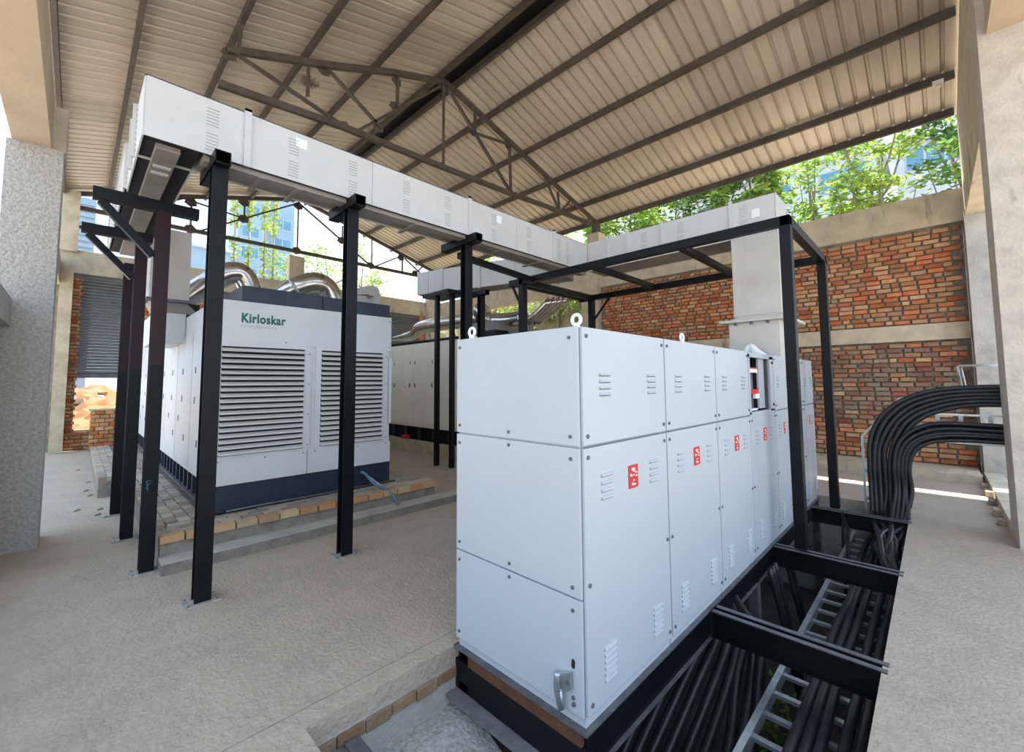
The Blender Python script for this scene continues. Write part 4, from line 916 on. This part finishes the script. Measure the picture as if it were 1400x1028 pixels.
def tree(x, y, zb, h, rad, m, label, seed, nl=2600, group='trees outside the hall', trunk_r=.12, lean=0, leaf=.17, crown=.45):
    r = random.Random(seed); t = thing('tree', (x, y, zb), label, 'tree', group)
    mb = MB(); top = Vector((x+lean, y, zb+h*.8))
    mb.tube([(x, y, zb), (x+lean*.3+r.uniform(-.1, .1), y+r.uniform(-.15, .15), zb+h*.35), (x+lean*.7, y+r.uniform(-.2, .2), zb+h*.6), top], [trunk_r, trunk_r*.8, trunk_r*.5, trunk_r*.2], 'bark', n=7, samp=3)
    ends = []
    for k in range(16):
        f = r.uniform(.25, .8); s = Vector((x+lean*f, y, zb+h*f)); a = r.uniform(0, 6.283); q = r.uniform(.45, 1)*rad
        e = s+Vector((math.cos(a)*q, math.sin(a)*q, r.uniform(.1, .38)*h))
        e.z = min(e.z, zb+h)
        md = (s+e)/2+Vector((0, 0, -.05*h)); mb.tube([s, md, e], [trunk_r*.4, trunk_r*.25, trunk_r*.08], 'bark', n=5, samp=3); ends.append((md+e)/2); ends.append(e)
        for j in range(2):
            e2 = md.lerp(e, r.uniform(.2, .8)); e3 = e2+Vector((r.uniform(-1, 1), r.uniform(-1, 1), r.uniform(-.2, .8)))*rad*.4; mb.tube([e2, e3], [trunk_r*.14, trunk_r*.05], 'bark', n=4); ends.append(e3)
    mb.build('trunk', t)
    lv = MB(); vs = []; fs = []
    for k in range(nl):
        c = r.choice(ends)+Vector((r.gauss(0, 1), r.gauss(0, 1), r.gauss(0, .6)))*rad*.16
        a = Vector((r.uniform(-1, 1), r.uniform(-1, 1), r.uniform(-.5, .3))).normalized()*leaf*r.uniform(.6, 1.2); b = Vector((r.uniform(-1, 1), r.uniform(-1, 1), r.uniform(-.3, .3))); b = (b-a*(b.dot(a)/a.length_squared)).normalized()*leaf*.34
        i = len(vs); vs += [c-a, c+b, c+a, c-b]; fs.append((i, i+1, i+2, i+3))
    lv.add(vs, fs, m); lv.build('foliage', t, kind='stuff')
    return t
tl = [(15.5, 10.6, 0, 9.2, 1.7, 'leafg', 'bushy green tree over the concrete pier where the truss lands'),
      (15.8, 8.6, 0, 9.8, 1.7, 'leafy', 'yellow-green tree rising behind the far half of the white duct run'),
      (15.6, 6.9, 0, 10, 1.5, 'leafg', 'mid-green tree just right of the pier, above the duct run'),
      (16, 5.3, 0, 10.4, 1.6, 'leafd', 'darker green tree above the middle of the duct run'),
      (15.6, 4.0, 0, 10.2, 1.2, 'leafy', 'bright yellow-green tree above the beige riser'),
      (17, 2.6, 0, 10.6, 1.3, 'leafg', 'thin tree with visible trunk left of the white building windows'),
      (16, 1.0, 0, 10.2, 1.1, 'leafy', 'slender forked tree in front of the white building'),
      (16, -.9, 0, 9.6, 1.0, 'leafd', 'small tree at the right, against the second building window'),
      (17, 13.5, 2, 8, 2.0, 'leafg', 'tree on the hillside behind the far white duct'),
      (16, 17, 2, 8, 2.0, 'leafy', 'yellow-green tree on the hillside at the back right corner')]
for k, (x, y, zb, h, rad, m, lb) in enumerate(tl): tree(x, y, zb-.1, h, rad, m, lb, 40+k, nl=7500 if k < 5 else 3200, leaf=.13)
tl = [(7.4, 21, 0, 8.0, 1.4, 'leafg', 'green tree behind the back wall, right of the central pier'),
      (9.6, 23, 0, 9.2, 1.5, 'leafg', 'airy tree behind the back wall at the right gable post'),
      (11.6, 24, 0, 10.2, 1.8, 'leafy', 'pale sparse tree behind the back wall at the eave'),
      (4.6, 21.5, 0, 6.9, 1.3, 'leafy', 'yellow-green shrub tree just left of the central pier')]
for k, (x, y, zb, h, rad, m, lb) in enumerate(tl): tree(x, y, zb-.1, h, rad, m, lb, 70+k, nl=1800, leaf=.13)
for k, (x, y) in enumerate(((4.4, 20.5), (5.0, 20.8), (5.5, 20.4), (6.0, 20.9))):
    t = thing('climbing_plant', (x, y, -.06), ('leafy vine on a tall pole, leftmost in the gable opening', 'leafy vine on a tall pole, second from the left in the gable opening', 'leafy vine on a tall pole, third from the left in the gable opening', 'leafy vine on a tall pole, nearest the central pier')[k], 'plant', 'vines on poles behind the gable')
    MB().tube([(x, y, -.1), (x, y, 11)], .035, 'bark', n=6).build('pole', t)
    lv = MB(); r = random.Random(90+k); vs = []; fs = []
    for j in range(420):
        c = Vector((x+r.gauss(0, .09), y+r.gauss(0, .09), r.choice((r.uniform(5, 8), r.uniform(8.4, 10.4))))); a = Vector((r.uniform(-1, 1), r.uniform(-1, 1), r.uniform(-1, .3))).normalized()*.08; b_ = a.cross(Vector((0, 1, .3))).normalized()*.035
        i = len(vs); vs += [c-a, c+b_, c+a, c-b_]; fs.append((i, i+1, i+2, i+3))
    lv.add(vs, fs, 'leafy'); lv.build('foliage', t, kind='stuff')

def building(name, a, b, label, m, rows, face, cols, wz=.9, wm='glass', roof=True, gap=.35):
    t = thing(name, ((a[0]+b[0])/2, (a[1]+b[1])/2, a[2]), label, 'building')
    MB().box(a, b, m).build('wall', t)
    if roof: MB().box((a[0]-.4, a[1]-.4, b[2]), (b[0]+.4, b[1]+.4, b[2]+.25), 'bwhite').build('roof', t)
    for z in rows:
        for (c0, c1) in cols:
            if face == 'x': w = MB().box((a[0]-.05, c0, z), (a[0]+.01, c1, z+wz), 'bwhite').build('window', t); 
            else: w = MB().box((c0, a[1]-.05, z), (c1, a[1]+.01, z+wz), 'bwhite').build('window', t)
            nP = max(1, int((c1-c0)/.75)); st = (c1-c0)/nP
            for k in range(nP):
                if face == 'x': MB().box((a[0]-.08, c0+k*st+.05, z+.06), (a[0]-.04, c0+(k+1)*st-.05, z+wz-.06), wm).build('pane', w)
                else: MB().box((c0+k*st+.05, a[1]-.08, z+.06), (c0+(k+1)*st-.05, a[1]-.04, z+wz-.06), wm).build('pane', w)
    return t
building('apartment_building', (28, 1.6, -.1), (34, 12, 13.6), 'pale apartment block with blue windows behind the trees at right', 'bwhite', [11.8, 8.8], 'x', [(1.9, 3.9), (5.2, 7.2), (8.5, 10.5)], wz=1.2)
building('apartment_building', (31, -6, -.1), (36, .9, 14.4), 'pale second block with a blue window beside the gable column', 'bwhite', [13.0, 9.6], 'x', [(-1.8, .5), (-4.5, -2.6)], wz=1.25)
building('office_tower', (11, 50, -.1), (13.2, 54, 23), 'slim blue-grey tower left of the vines in the gable opening', 'bblue', [6+k*2.2 for k in range(7)], 'y', [(11.3, 12.9)], wz=1.2)
building('office_tower', (14.6, 52, -.1), (17.0, 56, 24), 'slim blue-grey tower behind the vines in the gable opening', 'bblue', [6+k*2.2 for k in range(7)], 'y', [(14.9, 16.7)], wz=1.2)
building('office_tower', (3.0, 47, -.1), (9.8, 51, 14.2), 'lower blue-grey block at the left of the gable opening', 'bblue', [5, 8, 11], 'y', [(3.5, 6), (6.6, 9)], wz=1.3)
t = building('office_tower', (-.9, 30, -.1), (.35, 32, 11.2), 'slatted grey-blue block seen above the shuttered opening', 'bgrey', [], 'y', [], roof=False)
for k in range(16): MB().box((-.92, 29.94, 6.2+k*.31), (.37, 30.0, 6.38+k*.31), 'bblue').build('slat', t)
